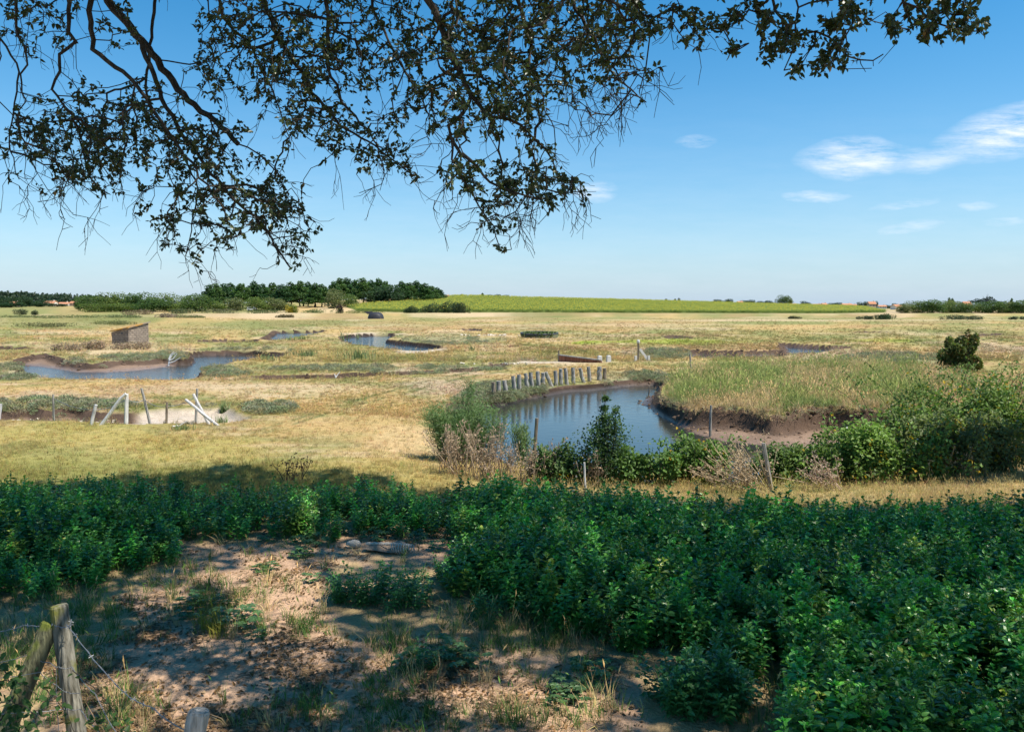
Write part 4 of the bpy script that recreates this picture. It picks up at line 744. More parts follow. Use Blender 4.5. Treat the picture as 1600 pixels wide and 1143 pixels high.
# far left: distant wood, copse trees and roofs
for px, by, top, w, lab in ((150, 547, 530, 50, 'pinkish dry brush left of the stone hut'), (205, 546, 533, 70, 'straw coloured brush along the foot of the stone hut'), (100, 549, 538, 60, 'low pale brush on the left creek island')): low_bush('dry_brush', lab, px, by, top, w, (.34, .25, .18), 1500, .5, group='dry brush round the stone hut', leaf=.09)
def distant_wood():
    mb = MB(); n = 260
    for i in range(n):
        px = -180 + 420 * rng.random(); d = 1250 + 350 * rng.random(); x = (px - 800) / F * d; top = np.interp(px, [-180, 10, 60, 120, 175, 240], [457, 458, 461, 463, 466, 474]) + rng.normal(0, .8)
        h = EYE + (HORIZON - top) / F * d - 1.5; c = crown_mb([(x, d, h * .55 + 1.5, 9, 9, h * .5)], 60, 4.5, (.035, .06, .03), .3); mb.add(c.v[0], c.t[0], None, c.c[0])
    tag(obj('distant_wood', mb, M_LEAF), 'low distant wood closing the horizon on the far left', kind='stuff')
distant_wood()
for i, (px, top, d, w, lab) in enumerate(((8, 462, 560, 32, 'dark tree at the left picture edge by the orange roof'), (42, 463, 570, 26, 'dark tree right of the orange roof'), (66, 469, 560, 26, 'flat domed dark tree between the left houses'), (92, 474, 560, 30, 'low green tree below the pale roofs'), (128, 464, 520, 20, 'dark tree at the left tip of the wood'), (20, 472, 540, 40, 'broad low tree at the left picture edge'))):
    far_tree(DARK[i % 2], 'farm_tree', lab, px, top, d, w * 1.15, group='trees round the left houses')
low_bush('field_bush', 'small grey green bush in the stubble field', 58, 489.5, 484, 13, (.08, .1, .05), 500); low_bush('field_bush', 'dark low bush left of the grey green one', 34, 489, 481.5, 24, (.05, .07, .035), 700)

M_ROOF = plain('terracotta_tiles', (.52, .24, .13), .9, .25, 3); M_RENDER = plain('pale_render', (.78, .70, .6), .9, .12, 2); M_OCHRE = plain('ochre_render', (.62, .42, .3), .9, .15, 2); M_DARKGLASS = plain('window_shutter', (.07, .07, .08), .4, .1, 2)
def house(label, px, ridge, d, wpx, rz, wall_m=None, group=None):
    x = (px - 800) / F * d; z = Z(x, d); H = EYE + (HORIZON - ridge) / F * d - z; w = wpx / F * d; dp = w * .7; wh = H * .66
    t = thing('house', label, 'house', (x, d, z), rz, group); mb = MB(); box(mb, 0, 0, -.3, w, dp, wh + .3); mb.add([[-w / 2, -dp / 2, wh], [-w / 2, dp / 2, wh], [-w / 2, 0, H - .15], [w / 2, -dp / 2, wh], [w / 2, dp / 2, wh], [w / 2, 0, H - .15]], [[0, 2, 1], [3, 4, 5]]); obj('wall', mb, wall_m or M_RENDER, t)
    r_ = MB(); e = .4
    for sgn in (-1, 1):
        a = np.array([[-w / 2 - e, sgn * (dp / 2 + e), wh - .25], [w / 2 + e, sgn * (dp / 2 + e), wh - .25], [w / 2 + e, 0, H], [-w / 2 - e, 0, H]]); V = np.concatenate([a, a + [0, 0, -.16]]); r_.add(V, None, [[0, 1, 2, 3], [7, 6, 5, 4], [0, 4, 5, 1], [3, 2, 6, 7], [0, 3, 7, 4], [1, 5, 6, 2]])
    rf = obj('roof', r_, M_ROOF, t); ch = MB(); box(ch, w * .3, 0, H - .4, .6, .6, 1.1); obj('chimney', ch, wall_m or M_RENDER, rf)
    for k in (-.28, .1, .32):
        wn = MB(); box(wn, k * w, -dp / 2 - .02, wh * .35, w * .09, .08, wh * .42); obj('window', wn, M_DARKGLASS, t)
    return t
gH = 'distant houses beyond the sunflowers'
for px, ridge, d, w, rz, m, lab in ((1155, 470.5, 700, 8, .2, M_OCHRE, 'small orange roofed house between the skyline trees'), (1238, 474, 700, 9, .1, None, 'small house right of the tall tree'), (1252, 477, 690, 9, 0, None, 'pale low house right of the tall tree'), (1275, 474.5, 700, 11, -.2, M_OCHRE, 'orange house in the middle of the distant row'), (1286, 473.5, 715, 8, .3, M_OCHRE, 'taller orange house beside a dark tree'), (1321, 474, 700, 15, .1, None, 'wide pale house with orange roof'), (1331, 475, 690, 10, -.2, None, 'pale house with a white gable among dark trees'), (1360, 471, 700, 11, .1, M_OCHRE, 'tall orange house above the dark bushes'), (1376, 476.5, 690, 12, 0, None, 'low house right of the tall orange one'), (1399, 475.5, 560, 15, .5, None, 'white walled house next to the right hedgerow'), (1508, 471, 430, 12, .2, None, 'pale house just showing behind the right hedgerow'), (697, 461, 560, 8, .2, None, 'tiny pale house right of the pines on the rise')):
    house(lab, px, ridge, d, w, rz, m, gH if px > 1100 else None)
for px, ridge, d, w, rz, lab in ((26, 470.5, 620, 13, .1, 'orange roofed barn between dark trees on the left'), (82, 470, 640, 16, -.1, 'long pale roofed house on the far left'), (103, 472, 630, 13, .2, 'low pale roofed house in the far left row'), (120, 470.5, 600, 14, -.2, 'brown roofed house beside the wood')):
    house(lab, px, ridge, d, w, rz, M_OCHRE if px > 110 else None, 'far left houses')
def parked_van():
    x, y, z = on_ground(394, 490); t = thing('parked_van', 'small white vehicle parked under the wood edge', 'van', (x, y, z), .15); M_W = plain('white_paint', (.8, .8, .8), .35, .05, 3, .02); M_T = plain('tyre', (.03, .03, .03), .9)
    b = MB(); prof = np.array([[-2.2, .35], [2.2, .35], [2.3, .9], [1.5, 1.1], [.9, 1.75], [-2.1, 1.8], [-2.25, 1.0]]); V = np.concatenate([np.column_stack([prof[:, 0], np.full(7, s * .85), prof[:, 1]]) for s in (-1, 1)]); b.add(V, [[0, i, i + 1] for i in range(1, 6)] + [[7, 8 + i, 7 + i] for i in range(1, 6)], [[i, (i + 1) % 7, 7 + (i + 1) % 7, 7 + i] for i in range(7)]); obj('body', b, M_W, t)
    g = MB(); box(g, -.3, -.87, 1.15, 2.2, .03, .42); box(g, 1.22, 0, 1.2, .5, 1.5, .42, taper=.6); obj('side_window', g, M_DARKGLASS, t)
    for sx in (-1.4, 1.4):
        for sy in (-.8, .8):
            w = MB(); tube(w, [[sx, sy - .1, .33], [sx, sy + .1, .33]], .33, 14); obj('wheel', w, M_T, t)
parked_van()
def track_fence():
    t = thing('field_fence', 'low post and rail fence along the track below the pines', 'fence'); rl = MB(); P_ = []
    for i in range(26):
        px = 470 + i * 9; py = np.interp(px, [470, 560, 640, 700], [481, 472, 466.5, 463.5]); d = 455 + i * 3; x = (px - 800) / F * d; z = Z(x, d); m = MB(); tube(m, [[x, d, z - .1], [x, d, z + 1.3]], .09, 5); obj('post', m, M_GREYWOOD, t); P_.append((x, d, z + 1.1))
    tube(rl, P_, .04, 4); obj('rail', rl, M_GREYWOOD, t)
track_fence()

# ================================================================== hut, mound, tank, boards
def hut():
    x, y, z = on_ground(196, 538); d = y; z = max(z, 0.0); W = 44 / F * d; t = thing('stone_hut', 'small grey stone hut with an orange lichened sloping roof', 'hut', (x, y + .9, z), R(-24)); t.scale = (1, 1, .86)
    m, nt, N, L, out = mat_new('stone_blocks'); tc = N('ShaderNodeTexCoord'); mp = N('ShaderNodeMapping'); geo = N('ShaderNodeSeparateXYZ'); L(tc.outputs['Object'], geo.inputs[0]); ad = N('ShaderNodeMath'); ad.operation = 'ADD'; L(geo.outputs[0], ad.inputs[0]); L(geo.outputs[1], ad.inputs[1]); cb = N('ShaderNodeCombineXYZ'); L(ad.outputs[0], cb.inputs[0]); L(geo.outputs[2], cb.inputs[1])
    br = N('ShaderNodeTexBrick'); br.inputs['Scale'].default_value = 1; br.inputs['Brick Width'].default_value = .36; br.inputs['Row Height'].default_value = .2; br.inputs['Mortar Size'].default_value = .018; br.inputs['Color1'].default_value = (.33, .27, .215, 1); br.inputs['Color2'].default_value = (.24, .195, .16, 1); br.inputs['Mortar'].default_value = (.17, .14, .115, 1); L(cb.outputs[0], br.inputs['Vector'])
    nz = N('ShaderNodeTexNoise'); nz.inputs['Scale'].default_value = 3; nz.inputs['Detail'].default_value = 5; L(tc.outputs['Object'], nz.inputs['Vector']); b = principled(N, .95, .1); L(mulcol(N, L, br.outputs[0], nz.outputs[0], .7, 1.35), b.inputs['Base Color']); bp = N('ShaderNodeBump'); bp.inputs['Distance'].default_value = .03; L(br.outputs['Fac'], bp.inputs['Height']); bp.invert = True; L(bp.outputs[0], b.inputs['Normal']); L(b.outputs[0], out.inputs[0])
    w, dp = W * .82, 2.0; hl, hr = 1.12, 1.5; wl = MB()
    V = []
    for xx, hh in ((-w / 2, hl), (w / 2, hr)):
        for yy in (-dp / 2, dp / 2): V += [[xx, yy, -.3], [xx, yy, hh + (yy > 0) * .5]]
    wl.add(V, None, [[0, 4, 5, 1], [4, 6, 7, 5], [6, 2, 3, 7], [2, 0, 1, 3], [1, 5, 7, 3]]); obj('wall', wl, m, t)
    mr, nt, N, L, out = mat_new('lichened_roof_slab'); tc = N('ShaderNodeTexCoord'); nz = N('ShaderNodeTexNoise'); nz.inputs['Scale'].default_value = 1.3; nz.inputs['Detail'].default_value = 6; L(tc.outputs['Object'], nz.inputs['Vector']); cr = N('ShaderNodeValToRGB'); cr.color_ramp.elements[0].position = .4; cr.color_ramp.elements[1].position = .52; cr.color_ramp.elements[0].color = (.3, .25, .2, 1); cr.color_ramp.elements[1].color = (.5, .26, .06, 1); L(nz.outputs[0], cr.inputs[0]); b = principled(N, .95, .1); L(cr.outputs[0], b.inputs['Base Color']); L(b.outputs[0], out.inputs[0])
    rf = MB(); e = .12; V = [[xx * (1 + 2 * e / w), yy * (1 + 2 * e / dp), zz] for xx, yy, zz in ((-w / 2, -dp / 2, hl + .01), (w / 2, -dp / 2, hr + .01), (w / 2, dp / 2, hr + .51), (-w / 2, dp / 2, hl + .51))]; V = np.array(V); V = np.concatenate([V, V + [0, 0, .1]]); rf.add(V, None, [[3, 2, 1, 0], [4, 5, 6, 7], [0, 1, 5, 4], [1, 2, 6, 5], [2, 3, 7, 6], [3, 0, 4, 7]]); obj('roof', rf, mr, t)
    ln = MB(); box(ln, -w / 2 - .05, 0, hl - .38, .12, dp * .94, .34); obj('dark_strip', ln, plain('dark_board', (.06, .05, .045), .8), t)  # dark strip along the top of the left wall
    sl = MB(); box(sl, .12 * w, -dp / 2 - .004, .92, .12, .03, .17); obj('wall_slit', sl, M_DARKGLASS, t)
hut()
def tarp_mound():
    x, y, z = on_ground(587, 498); M_T = plain('black_tarpaulin', (.035, .035, .04), .55, .3, 1.2, .5); t = thing('tarpaulin_mound', 'dark rounded mound under black sheeting by the pale bank', 'mound', (x, y, z)); W = 25 / F * y; H = 1.7
    mb = MB(); nu, nv = 18, 8; V = []
    for j in range(nv + 1):
        for i in range(nu):
            a = 6.28318 * i / nu; b = math.pi / 2 * j / nv; r_ = W / 2 * math.cos(b)**.6 * (1 + .06 * math.sin(5 * a)); V.append([math.cos(a) * r_, math.sin(a) * r_ * .8, H * math.sin(b) * (1 + .05 * math.sin(3 * a))])
    mb.add(V, None, [[j * nu + i, j * nu + (i + 1) % nu, (j + 1) * nu + (i + 1) % nu, (j + 1) * nu + i] for j in range(nv) for i in range(nu)]); obj('cover_sheet', mb, M_T, t, True)
    fp = MB(); fp.add([[-W * .5, .2, H * .75], [-W * .75, .5, H * 1.1], [-W * .2, .4, H * 1.15], [-W * .3, .1, H * .8], [-W * .5, .26, H * .72], [-W * .75, .56, H * 1.05], [-W * .2, .46, H * 1.1], [-W * .3, .16, H * .75]], None, [[0, 1, 2, 3], [7, 6, 5, 4], [0, 4, 5, 1], [1, 5, 6, 2], [2, 6, 7, 3], [3, 7, 4, 0]]); obj('loose_flap', fp, M_T, t)
tarp_mound()
def sunk_tank():
    x, y, z = on_ground(843, 527); W = 62 / F * y; t = thing('sunken_tank', 'low oval tank with dark rim and green plants inside', 'tank', (x, y + .6, z)); M_R = plain('dark_rim', (.06, .065, .075), .5, .2, 3); M_S = plain('stained_wall', (.1, .11, .06), .9, .4, 1.5)
    n = 36; a = np.arange(n) * 2 * math.pi / n; ex, ey = W / 2, 1.5; top = .46; bx = lambda r_, h: np.column_stack([np.cos(a) * ex * r_, np.sin(a) * ey * r_, np.full(n, h) + .1 * np.sin(a)])
    mb = MB(); rings = [bx(.9, -.2), bx(.97, top * .9), bx(.88, top * .9), bx(.86, .1)]; mb.add(np.concatenate(rings), None, [[k * n + i, k * n + (i + 1) % n, (k + 1) * n + (i + 1) % n, (k + 1) * n + i] for k in range(3) for i in range(n)]); obj('wall', mb, M_S, t, True)
    rm = MB(); p = bx(.94, top * .9 + .05); tube(rm, np.concatenate([p, p[:1]]), .09, 6, cap=False); obj('rim', rm, M_R, t, True)
    pl = MB(); m = 700; an = rng.random(m) * 6.28; r_ = np.sqrt(rng.random(m)) * .9; pp = np.column_stack([np.cos(an) * ex * r_, np.sin(an) * ey * r_ - .2, .1 + .38 * rng.random(m)]); leaves(pl, pp, rand_dir(m) + [0, 0, .8], rand_dir(m), .28, .16, .2, .1, np.array((.09, .13, .035)) * (.6 + .8 * rng.random((m, 1))), simple=True); obj('plants', pl, M_LEAF, t)
sunk_tank()
def sluice_boards():
    a = np.array(on_ground(873, 564.5)); b = np.array(on_ground(940, 567)); t = thing('retaining_board', 'long rust brown retaining board with a pale top edge', 'board', tuple(a)); M_RB = wood('red_brown_board', (.15, .06, .035), (.3, .13, .08), None, 5); d = b - a; L_ = np.linalg.norm(d[:2]); an = math.atan2(d[1], d[0]); t.rotation_euler.z = an
    mb = MB(); V = [[0, -.03, -.15], [L_, -.03, -.15], [L_, -.03, .12], [0, -.03, .34], [0, .05, -.15], [L_, .05, -.15], [L_, .05, .12], [0, .05, .34]]; mb.add(V, None, [[0, 1, 2, 3], [7, 6, 5, 4], [0, 4, 5, 1], [1, 5, 6, 2], [2, 6, 7, 3], [3, 7, 4, 0]]); obj('board', mb, M_RB, t)
    tp = MB(); V = [[-.05, -.09, .345], [L_, -.09, .125], [L_, .1, .125], [-.05, .1, .345]]; V = np.concatenate([V, np.array(V) + [0, 0, .06]]); tp.add(V, None, [[3, 2, 1, 0], [4, 5, 6, 7], [0, 1, 5, 4], [1, 2, 6, 5], [2, 3, 7, 6], [3, 0, 4, 7]]); obj('cap_board', tp, M_GREYWOOD, t)
    pm = MB(); tube(pm, [[0, 0, -.2], [0, 0, .62]], .05, 6); obj('end_stake', pm, M_BROWNWOOD, t)
    M_W = plain('white_concrete', (.58, .56, .52), .9, .1, 5)
    for px, lab in ((937, 'white block at the right end of the brown board'), (951, 'white block standing alone right of the brown board')):
        p = on_ground(px, 565.5); k = MB(); box(k, 0, 0, -.1, .24, .24, .42, .2, taper=.85); box(k, 0, 0, .32, .2, .2, .04, .2, taper=.7); tag(obj('marker_block', k, M_W, loc=p), lab, 'block', 'white blocks by the brown board')
    p = on_ground(997, 564); t = thing('sluice_post', 'dark sluice post with a bright cap and slanting white board', 'sluice', p, .2); k = MB(); tube(k, [[0, 0, -.2], [.02, 0, .5], [0, 0, 1.02]], .06, 8); obj('post', k, M_BROWNWOOD, t); k = MB(); tube(k, [[0, 0, 1.02], [0, 0, 1.12], [0, 0, 1.2]], [.09, .1, .05], 8); obj('cap', k, M_W, t)
    k = MB(); V = np.array([[.05, -.07, .62], [.5, -.07, .02], [.62, -.07, .1], [.14, -.07, .72]]); V = np.concatenate([V, V + [0, .05, 0]]); k.add(V, None, [[0, 1, 2, 3], [7, 6, 5, 4], [0, 4, 5, 1], [1, 5, 6, 2], [2, 6, 7, 3], [3, 7, 4, 0]]); obj('slanting_board', k, M_W, t)
    for xx in (-.16, .6):
        k = MB(); box(k, xx, -.05, -.1, .14, .14, .4, taper=.85); obj('foot_block', k, M_W, t)
sluice_boards()

# ================================================================== posts
def post(name, label, top_px, base_px, d, diam, mat, cat='post', group=None, sides=9, extra=.3, lean_y=0.0):
    """round timber post from the photo position of its two ends at distance d"""
    a = P(base_px[0], base_px[1], d); b = P(top_px[0], top_px[1], d + lean_y); z = Z(a[0], a[1]); h = b - a; a0 = a - h * (max(a[2] - z, 0) + extra) / max(h[2], .05)
    m = MB(); n = 7; ts = np.linspace(0, 1, n)[:, None]; pts = a0 + (b - a0) * ts + rng.normal(0, diam * .05, (n, 3)) * (ts > 0) * (ts < 1); r_ = np.linspace(diam * .53, diam * .46, n); tube(m, pts - a, r_, sides, jit=.12)
    o = obj(name, m, mat, None, loc=tuple(a)); return tag(o, label, cat, group)
def gd(py, z=0.0): return float(G(800, py, z)[1])
gM = 'weathered mooring posts along the far creek bank'
row = [(771, 597, 771, 622), (779, 595, 780, 624), (788, 594, 790, 610), (801.5, 587, 804, 606), (811, 585, 811.5, 602), (821, 583, 823, 602), (829, 581.5, 830.5, 602), (840, 580, 841, 597), (848.5, 582, 849, 605), (852.5, 581, 865, 611), (867.5, 579, 869, 600), (876, 576, 876.5, 592), (883, 575, 885, 593), (895, 574, 896, 590), (906, 575, 914, 604), (919.5, 572.5, 921.5, 600), (936.5, 572.5, 937, 594), (944.5, 575, 945.5, 598)]
for i, (tx, ty, bx_, by_) in enumerate(row):
    px = (tx + bx_) / 2; d = float(np.interp(px, [771, 800, 850, 900, 950], [27.9, 29.0, 31.4, 33.0, 34.6])); lab = 'short weathered grey post standing upright in the row on the far creek bank'; g = gM
    if i == 9: lab = 'bleached post leaning out of the middle of the creek bank row'
    if i == 14: lab = 'wide topped post leaning right near the end of the bank row'
    if i == 17: lab = 'dark greenish post at the right end of the bank row'
    if i == 0: lab = 'greyish green post at the left end of the bank row'
    post('mooring_post', lab, (tx, ty), (bx_, by_), d, .16 if i not in (16,) else .21, M_GREYWOOD if i not in (0, 17) else M_BROWNWOOD, group=g, extra=.2)
post('creek_stake', 'slim stake standing on the mud below the island bank', (1111, 633), (1110, 672), 20.7, .065, M_GREYWOOD)
post('creek_stake', 'short dark stake at the tip of the mud spit', (1015, 607), (1012, 625), 29.5, .05, M_BROWNWOOD)
post('fence_stake', 'grey stake among the grass at the back of the island', (1078, 553), (1080, 577), 37, .08, M_GREYWOOD)
o = post('creek_post', 'brown wire bound post standing among reeds before the creek', (839, 653), (835, 712), 16.3, .075, M_BROWNWOOD)
w = MB(); tube(w, [[.005, -.045, .33], [.05, 0, .34], [.0, .048, .33], [-.045, 0, .32], [.005, -.047, .35], [.05, .0, .36]], .012, 5); obj('wire_binding', w, plain('rusty_wire', (.06, .045, .04), .8), o)
post('fence_post', 'pale slim post leaning in front of the brambles by the creek', (1193, 692), (1203, 754), 13.1, .075, M_GREYWOOD)
post('fence_stake', 'thin white stake in dry grass left of the upright shrub', (913, 722), (914, 750), 13.2, .035, M_PALEWOOD)
# old fence on the left
M_SILVER = wood('silver_wood', (.42, .4, .38), (.72, .7, .67), None, 14)
post('fence_post', 'silver post cut off by the left picture edge', (1, 631), (-1, 653), 21.5, .08, M_SILVER)
post('fence_post', 'thin grey upright post left of the leaning stump', (83, 616), (84, 658), 21.0, .055, M_GREYWOOD)
post('fence_post', 'short silver stump leaning right beside the frame', (150, 632), (142, 665), 20.4, .085, M_SILVER)
def a_frame():
    p = np.array(on_ground(196, 663)); d = p[1]; t = thing('fence_brace', 'white wooden frame of an upright post and slanting brace', 'fence brace', tuple(p)); q = lambda px, py, dd=0: P(px, py, d + dd) - p
    m = MB(); tube(m, [q(197, 670), q(197.5, 638), q(198, 615)], [.055, .05, .045], 8, jit=.12); obj('upright', m, M_PALEWOOD, t); m = MB(); tube(m, [q(154, 670, -.1), q(174, 643, -.08), q(188, 623, -.08), q(197, 615, -.07)], [.048, .045, .042, .038], 8, jit=.12); obj('brace', m, M_PALEWOOD, t)
a_frame()
post('fence_post', 'greenish post leaning left behind the white frame', (221, 606), (233, 656), 21.0, .07, M_GREYWOOD)
post('fence_post', 'short dark stump left of the crossed poles', (261, 628), (260, 662), 20.7, .06, M_BROWNWOOD)
post('fence_post', 'dark upright post behind the crossed poles', (308, 607), (306, 660), 20.9, .065, M_GREYWOOD)
post('leaning_pole', 'steep pale pole of the crossed pair over the sand', (302, 615), (327, 664), 20.5, .075, M_SILVER)
post('leaning_pole', 'long low pole of the crossed pair sloping to the right', (290, 624), (348, 671), 20.2, .08, M_SILVER, lean_y=.25)
def slack_wire(name, label, pts, r=.006, sag=.06, barbs=False, mat=None):
    m = MB(); Q_ = []
    for a, b in zip(pts[:-1], pts[1:]):
        a, b = np.array(a), np.array(b); ts = np.linspace(0, 1, 14)[:, None]; Q_.append((a + (b - a) * ts - np.array([0, 0, sag]) * 4 * ts * (1 - ts))[:-1])
    Q_ = np.concatenate(Q_ + [np.array([pts[-1]])]); Q_ = Q_ + rng.normal(0, r * .5, Q_.shape); o0 = Q_[0].copy()
    if barbs:
        s_ = np.arange(len(Q_)) * 1.9; off = np.stack([np.cos(s_), 0 * s_, np.sin(s_)], 1) * r * .8; tube(m, Q_ - o0 + off, r * .7, 5); tube(m, Q_ - o0 - off, r * .7, 5)
        for k in range(2, len(Q_) - 1, 4):
            for _ in range(2):
                v = rand_dir(1)[0] * .016; tube(m, [Q_[k] - o0 - v, Q_[k] - o0 + v], r * .6, 4)
    else: tube(m, Q_ - o0, r, 5)
    o = obj(name, m, mat or M_WIRE, loc=tuple(o0)); return tag(o, label, 'wire')
slack_wire('fence_wire', 'thin wire strung between the old posts on the left', [P(83, 622, 21), P(147, 640, 20.4), P(198, 622, 20.6), P(225, 624, 21), P(261, 634, 20.7), P(307, 618, 20.9)], .008, .08)
# near fence, bottom left
def near_post(name, label, top, base, d0, d1, diam, mat, n=12):
    a, b = P(*base, d1), P(*top, d0); m = MB(); N_ = 16; ts = np.linspace(0, 1, N_)[:, None]; pts = a + (b - a) * ts; sides = 20; d = (b - a) / np.linalg.norm(b - a); u, v = frame_of(d[None]); ang = np.arange(sides) * 2 * math.pi / sides
    V = []
    for k in range(N_):
        r_ = diam / 2 * (1 + .05 * np.sin(ang * 2 + k * .12) + .035 * np.sin(ang * 5 + .3 * k) + .02 * rng.normal(size=sides)) * (1.06 - .1 * k / N_); r_[3] *= .86; r_[11] *= .9
        V.append(pts[k] + r_[:, None] * (np.cos(ang)[:, None] * u + np.sin(ang)[:, None] * v))
    rim = V[-1] * .0 + pts[-1] + (V[-1] - pts[-1]) * .86 + d * .012; V.append(rim); V.append(pts[-1:] + d * .016 + rng.normal(0, .001, (1, 3))); V = np.concatenate(V) - a
    Q = [[k * sides + i, k * sides + (i + 1) % sides, (k + 1) * sides + (i + 1) % sides, (k + 1) * sides + i] for k in range(N_) for i in range(sides)]; T = [[N_ * sides + i, N_ * sides + (i + 1) % sides, (N_ + 1) * sides] for i in range(sides)]
    m.add(V, T, Q); return tag(obj(name, m, mat, loc=tuple(a)), label, 'post')
near_post('fence_post', 'lichen spotted round fence post near the bottom left corner', (92, 948), (137, 1262), 4.85, 4.75, .108, M_FENCEWOOD)
near_post('fence_strut', 'mossy strut leaning against the lichen spotted fence post', (79, 975), (-40, 1255), 4.85, 4.45, .118, M_STRUTWOOD)
near_post('fence_post', 'pale sawn top of a fence post at the bottom edge', (311, 1113), (262, 1330), 3.75, 3.65, .108, M_STUMPWOOD)
B_ = lambda px, py, d=4.78: P(px, py, d)
slack_wire('barbed_wire', 'top barbed wire sagging from the lichen post to the sawn post', [B_(104, 975, 4.78), B_(190, 1078, 4.4), B_(240, 1105, 4.1), B_(290, 1140, 3.7)], .0028, .015, True)
slack_wire('barbed_wire', 'top barbed wire running left from the lichen post', [B_(-40, 992, 5.1), B_(40, 976, 4.95), B_(82, 974, 4.8), B_(108, 979, 4.74), B_(111, 968, 4.76)], .0028, .01, True)
slack_wire('fence_wire', 'middle plain wire passing round the lichen post', [B_(-40, 1040, 5.0), B_(45, 1022, 4.75), B_(80, 1035, 4.72), B_(92, 1041, 4.71), B_(112, 1041, 4.72), B_(150, 1085, 4.5), B_(185, 1150, 4.2)], .0022, .012)
slack_wire('fence_wire', 'slack bowed wire crossing the strut and the lichen post', [B_(-40, 1062, 4.9), B_(62, 1050, 4.6), B_(88, 1070, 4.66), B_(105, 1081, 4.7), B_(126, 1082, 4.68)], .0022, .005)
slack_wire('fence_wire', 'low wire tied to the foot of the lichen post', [B_(-40, 1114, 4.7), B_(34, 1112, 4.5), B_(100, 1106, 4.66), B_(125, 1107, 4.68), B_(170, 1160, 4.4)], .0022, .008)
slack_wire('fence_wire', 'thin upright wire hanging left of the lichen post', [B_(88, 1040, 4.66), B_(88, 1080, 4.66), B_(92, 1150, 4.66)], .002, .0)

# ================================================================== shrubs and brambles by the creek
def canes(o, n, w, h, r=.008, col_m=None, arch=.6):
    m = MB(); tips = []
    for i in range(n):
        a = rng.random() * 6.28; b = np.array([rng.normal(0, w * .25), rng.normal(0, w * .12), -.05]); e = b + np.array([math.cos(a) * w * arch * rng.random(), math.sin(a) * w * .4 * rng.random(), h * (.3 + .7 * rng.random())]); mid = (b + e) / 2 + [0, 0, h * .25]; ts = np.linspace(0, 1, 8)[:, None]; pts = b * (1 - ts)**2 + 2 * mid * ts * (1 - ts) + e * ts**2; tube(m, pts, np.linspace(r, r * .4, 8), 5); tips.append(pts)
    obj('canes', m, col_m or M_TWIG, o); return tips
def bramble(label, px, base_py, top, w, n, col, group, depth=.5, yellow=.02, white=.0, lsize=.075, off=0.0):
    g = G(px, base_py); x, d = float(g[0]), float(g[1]) + off; z = Z(x, d); h = (EYE + (HORIZON - top) / F * d - z) * (1.25 if px > 1480 else 1.0); W = w / F * d; o = thing('bramble_bush', label, 'bramble', (x, d, z), 0, group); tips = canes(o, int(10 + n / 220), W, h, .007)
    lob = [((rng.random() - .5) * W * .86, (rng.random() - .5) * W * depth * .6, h * (.2 + .38 * rng.random()), W * (.12 + .09 * rng.random()), W * (.1 + .08 * rng.random()) * depth * 1.4, h * (.22 + .16 * rng.random())) for _ in range(9)]
    A = np.array(lob)[rng.integers(0, 9, n)]; dd = rand_dir(n); p = A[:, :3] + dd * A[:, 3:6] * (.45 + .65 * rng.random((n, 1))**.6); 
    k = n // 5; tp = np.concatenate(tips); p[:k] = tp[rng.integers(0, len(tp), k)] + rng.normal(0, .05, (k, 3)); p[:, 2] = np.maximum(p[:, 2], .03)
    cl = fbm(p[:, 0] * 2.2, p[:, 2] * 2.6 + p[:, 1], 221, 3); c = np.array(col) * (.45 + 1.15 * cl[:, None]) * (.8 + .4 * rng.random((n, 1))); ye = rng.random(n) < yellow * 3 * (fbm(p[:, 0] * 1.3, p[:, 2] * 2, 223) > .6); c[ye] = np.array((.55, .36, .03)) * (.7 + .4 * rng.random((ye.sum(), 1)))
    f = MB(); leaves(f, p, unit(dd + rand_dir(n)), unit(dd + [0, 0, .8] + rand_dir(n) * .5), lsize * (.6 + .7 * rng.random(n)), lsize * .68, .25, .2, np.clip(c, .005, 1), simple=True); obj('foliage', f, M_LEAF, o)
    if white:
        wf = MB(); m = int(n * white); q = A[:m, :3] + dd[:m] * A[:m, 3:6] * 1.02; leaves(wf, q, rand_dir(m), rand_dir(m), .04, .035, .1, .1, (.75, .7, .68), simple=True); obj('blossoms', wf, M_DRY, o)
    return o
gB = 'brambles along the near creek bank'
bramble('big glossy bramble mound with yellow leaves at the right of the creek', 1395, 740, 640, 200, 12000, (.17, .27, .06), gB, .55, .05, .003)
bramble('tall dark bramble thicket rising behind the glossy mound', 1560, 728, 590, 230, 15000, (.135, .21, .052), gB, .6, .03, .002, off=1.2)
bramble('rounded green bramble filling the gap before the right thicket', 1470, 730, 630, 130, 6500, (.16, .25, .055), gB, .55, .03)
bramble('leafy bramble thicket running out of the right picture edge', 1650, 726, 596, 190, 9000, (.15, .23, .055), gB, .6, .03, .002, off=.6)
bramble('low bramble fringe at the left foot of the big mound', 1325, 744, 674, 130, 5600, (.13, .2, .05), gB, .5, .04)
bramble('olive bramble tangle below the right thicket', 1500, 738, 654, 170, 8000, (.16, .19, .07), gB, .5, .03)
bramble('bright green bramble between the upright shrub and the pale post', 1085, 750, 672, 140, 6500, (.13, .22, .05), gB, .45, .03, .01, off=.45)
bramble('low bramble sprays right of the upright shrub', 1010, 750, 688, 100, 3000, (.12, .21, .055), gB, .45, .03, .012)
bramble('sparse bramble left of the upright shrub', 880, 748, 688, 90, 2600, (.1, .17, .055), gB, .45, .03, .0)
bramble('low green bramble behind the pale leaning post', 1235, 752, 690, 120, 4200, (.13, .2, .06), gB, .4, .02, .004, off=.6)
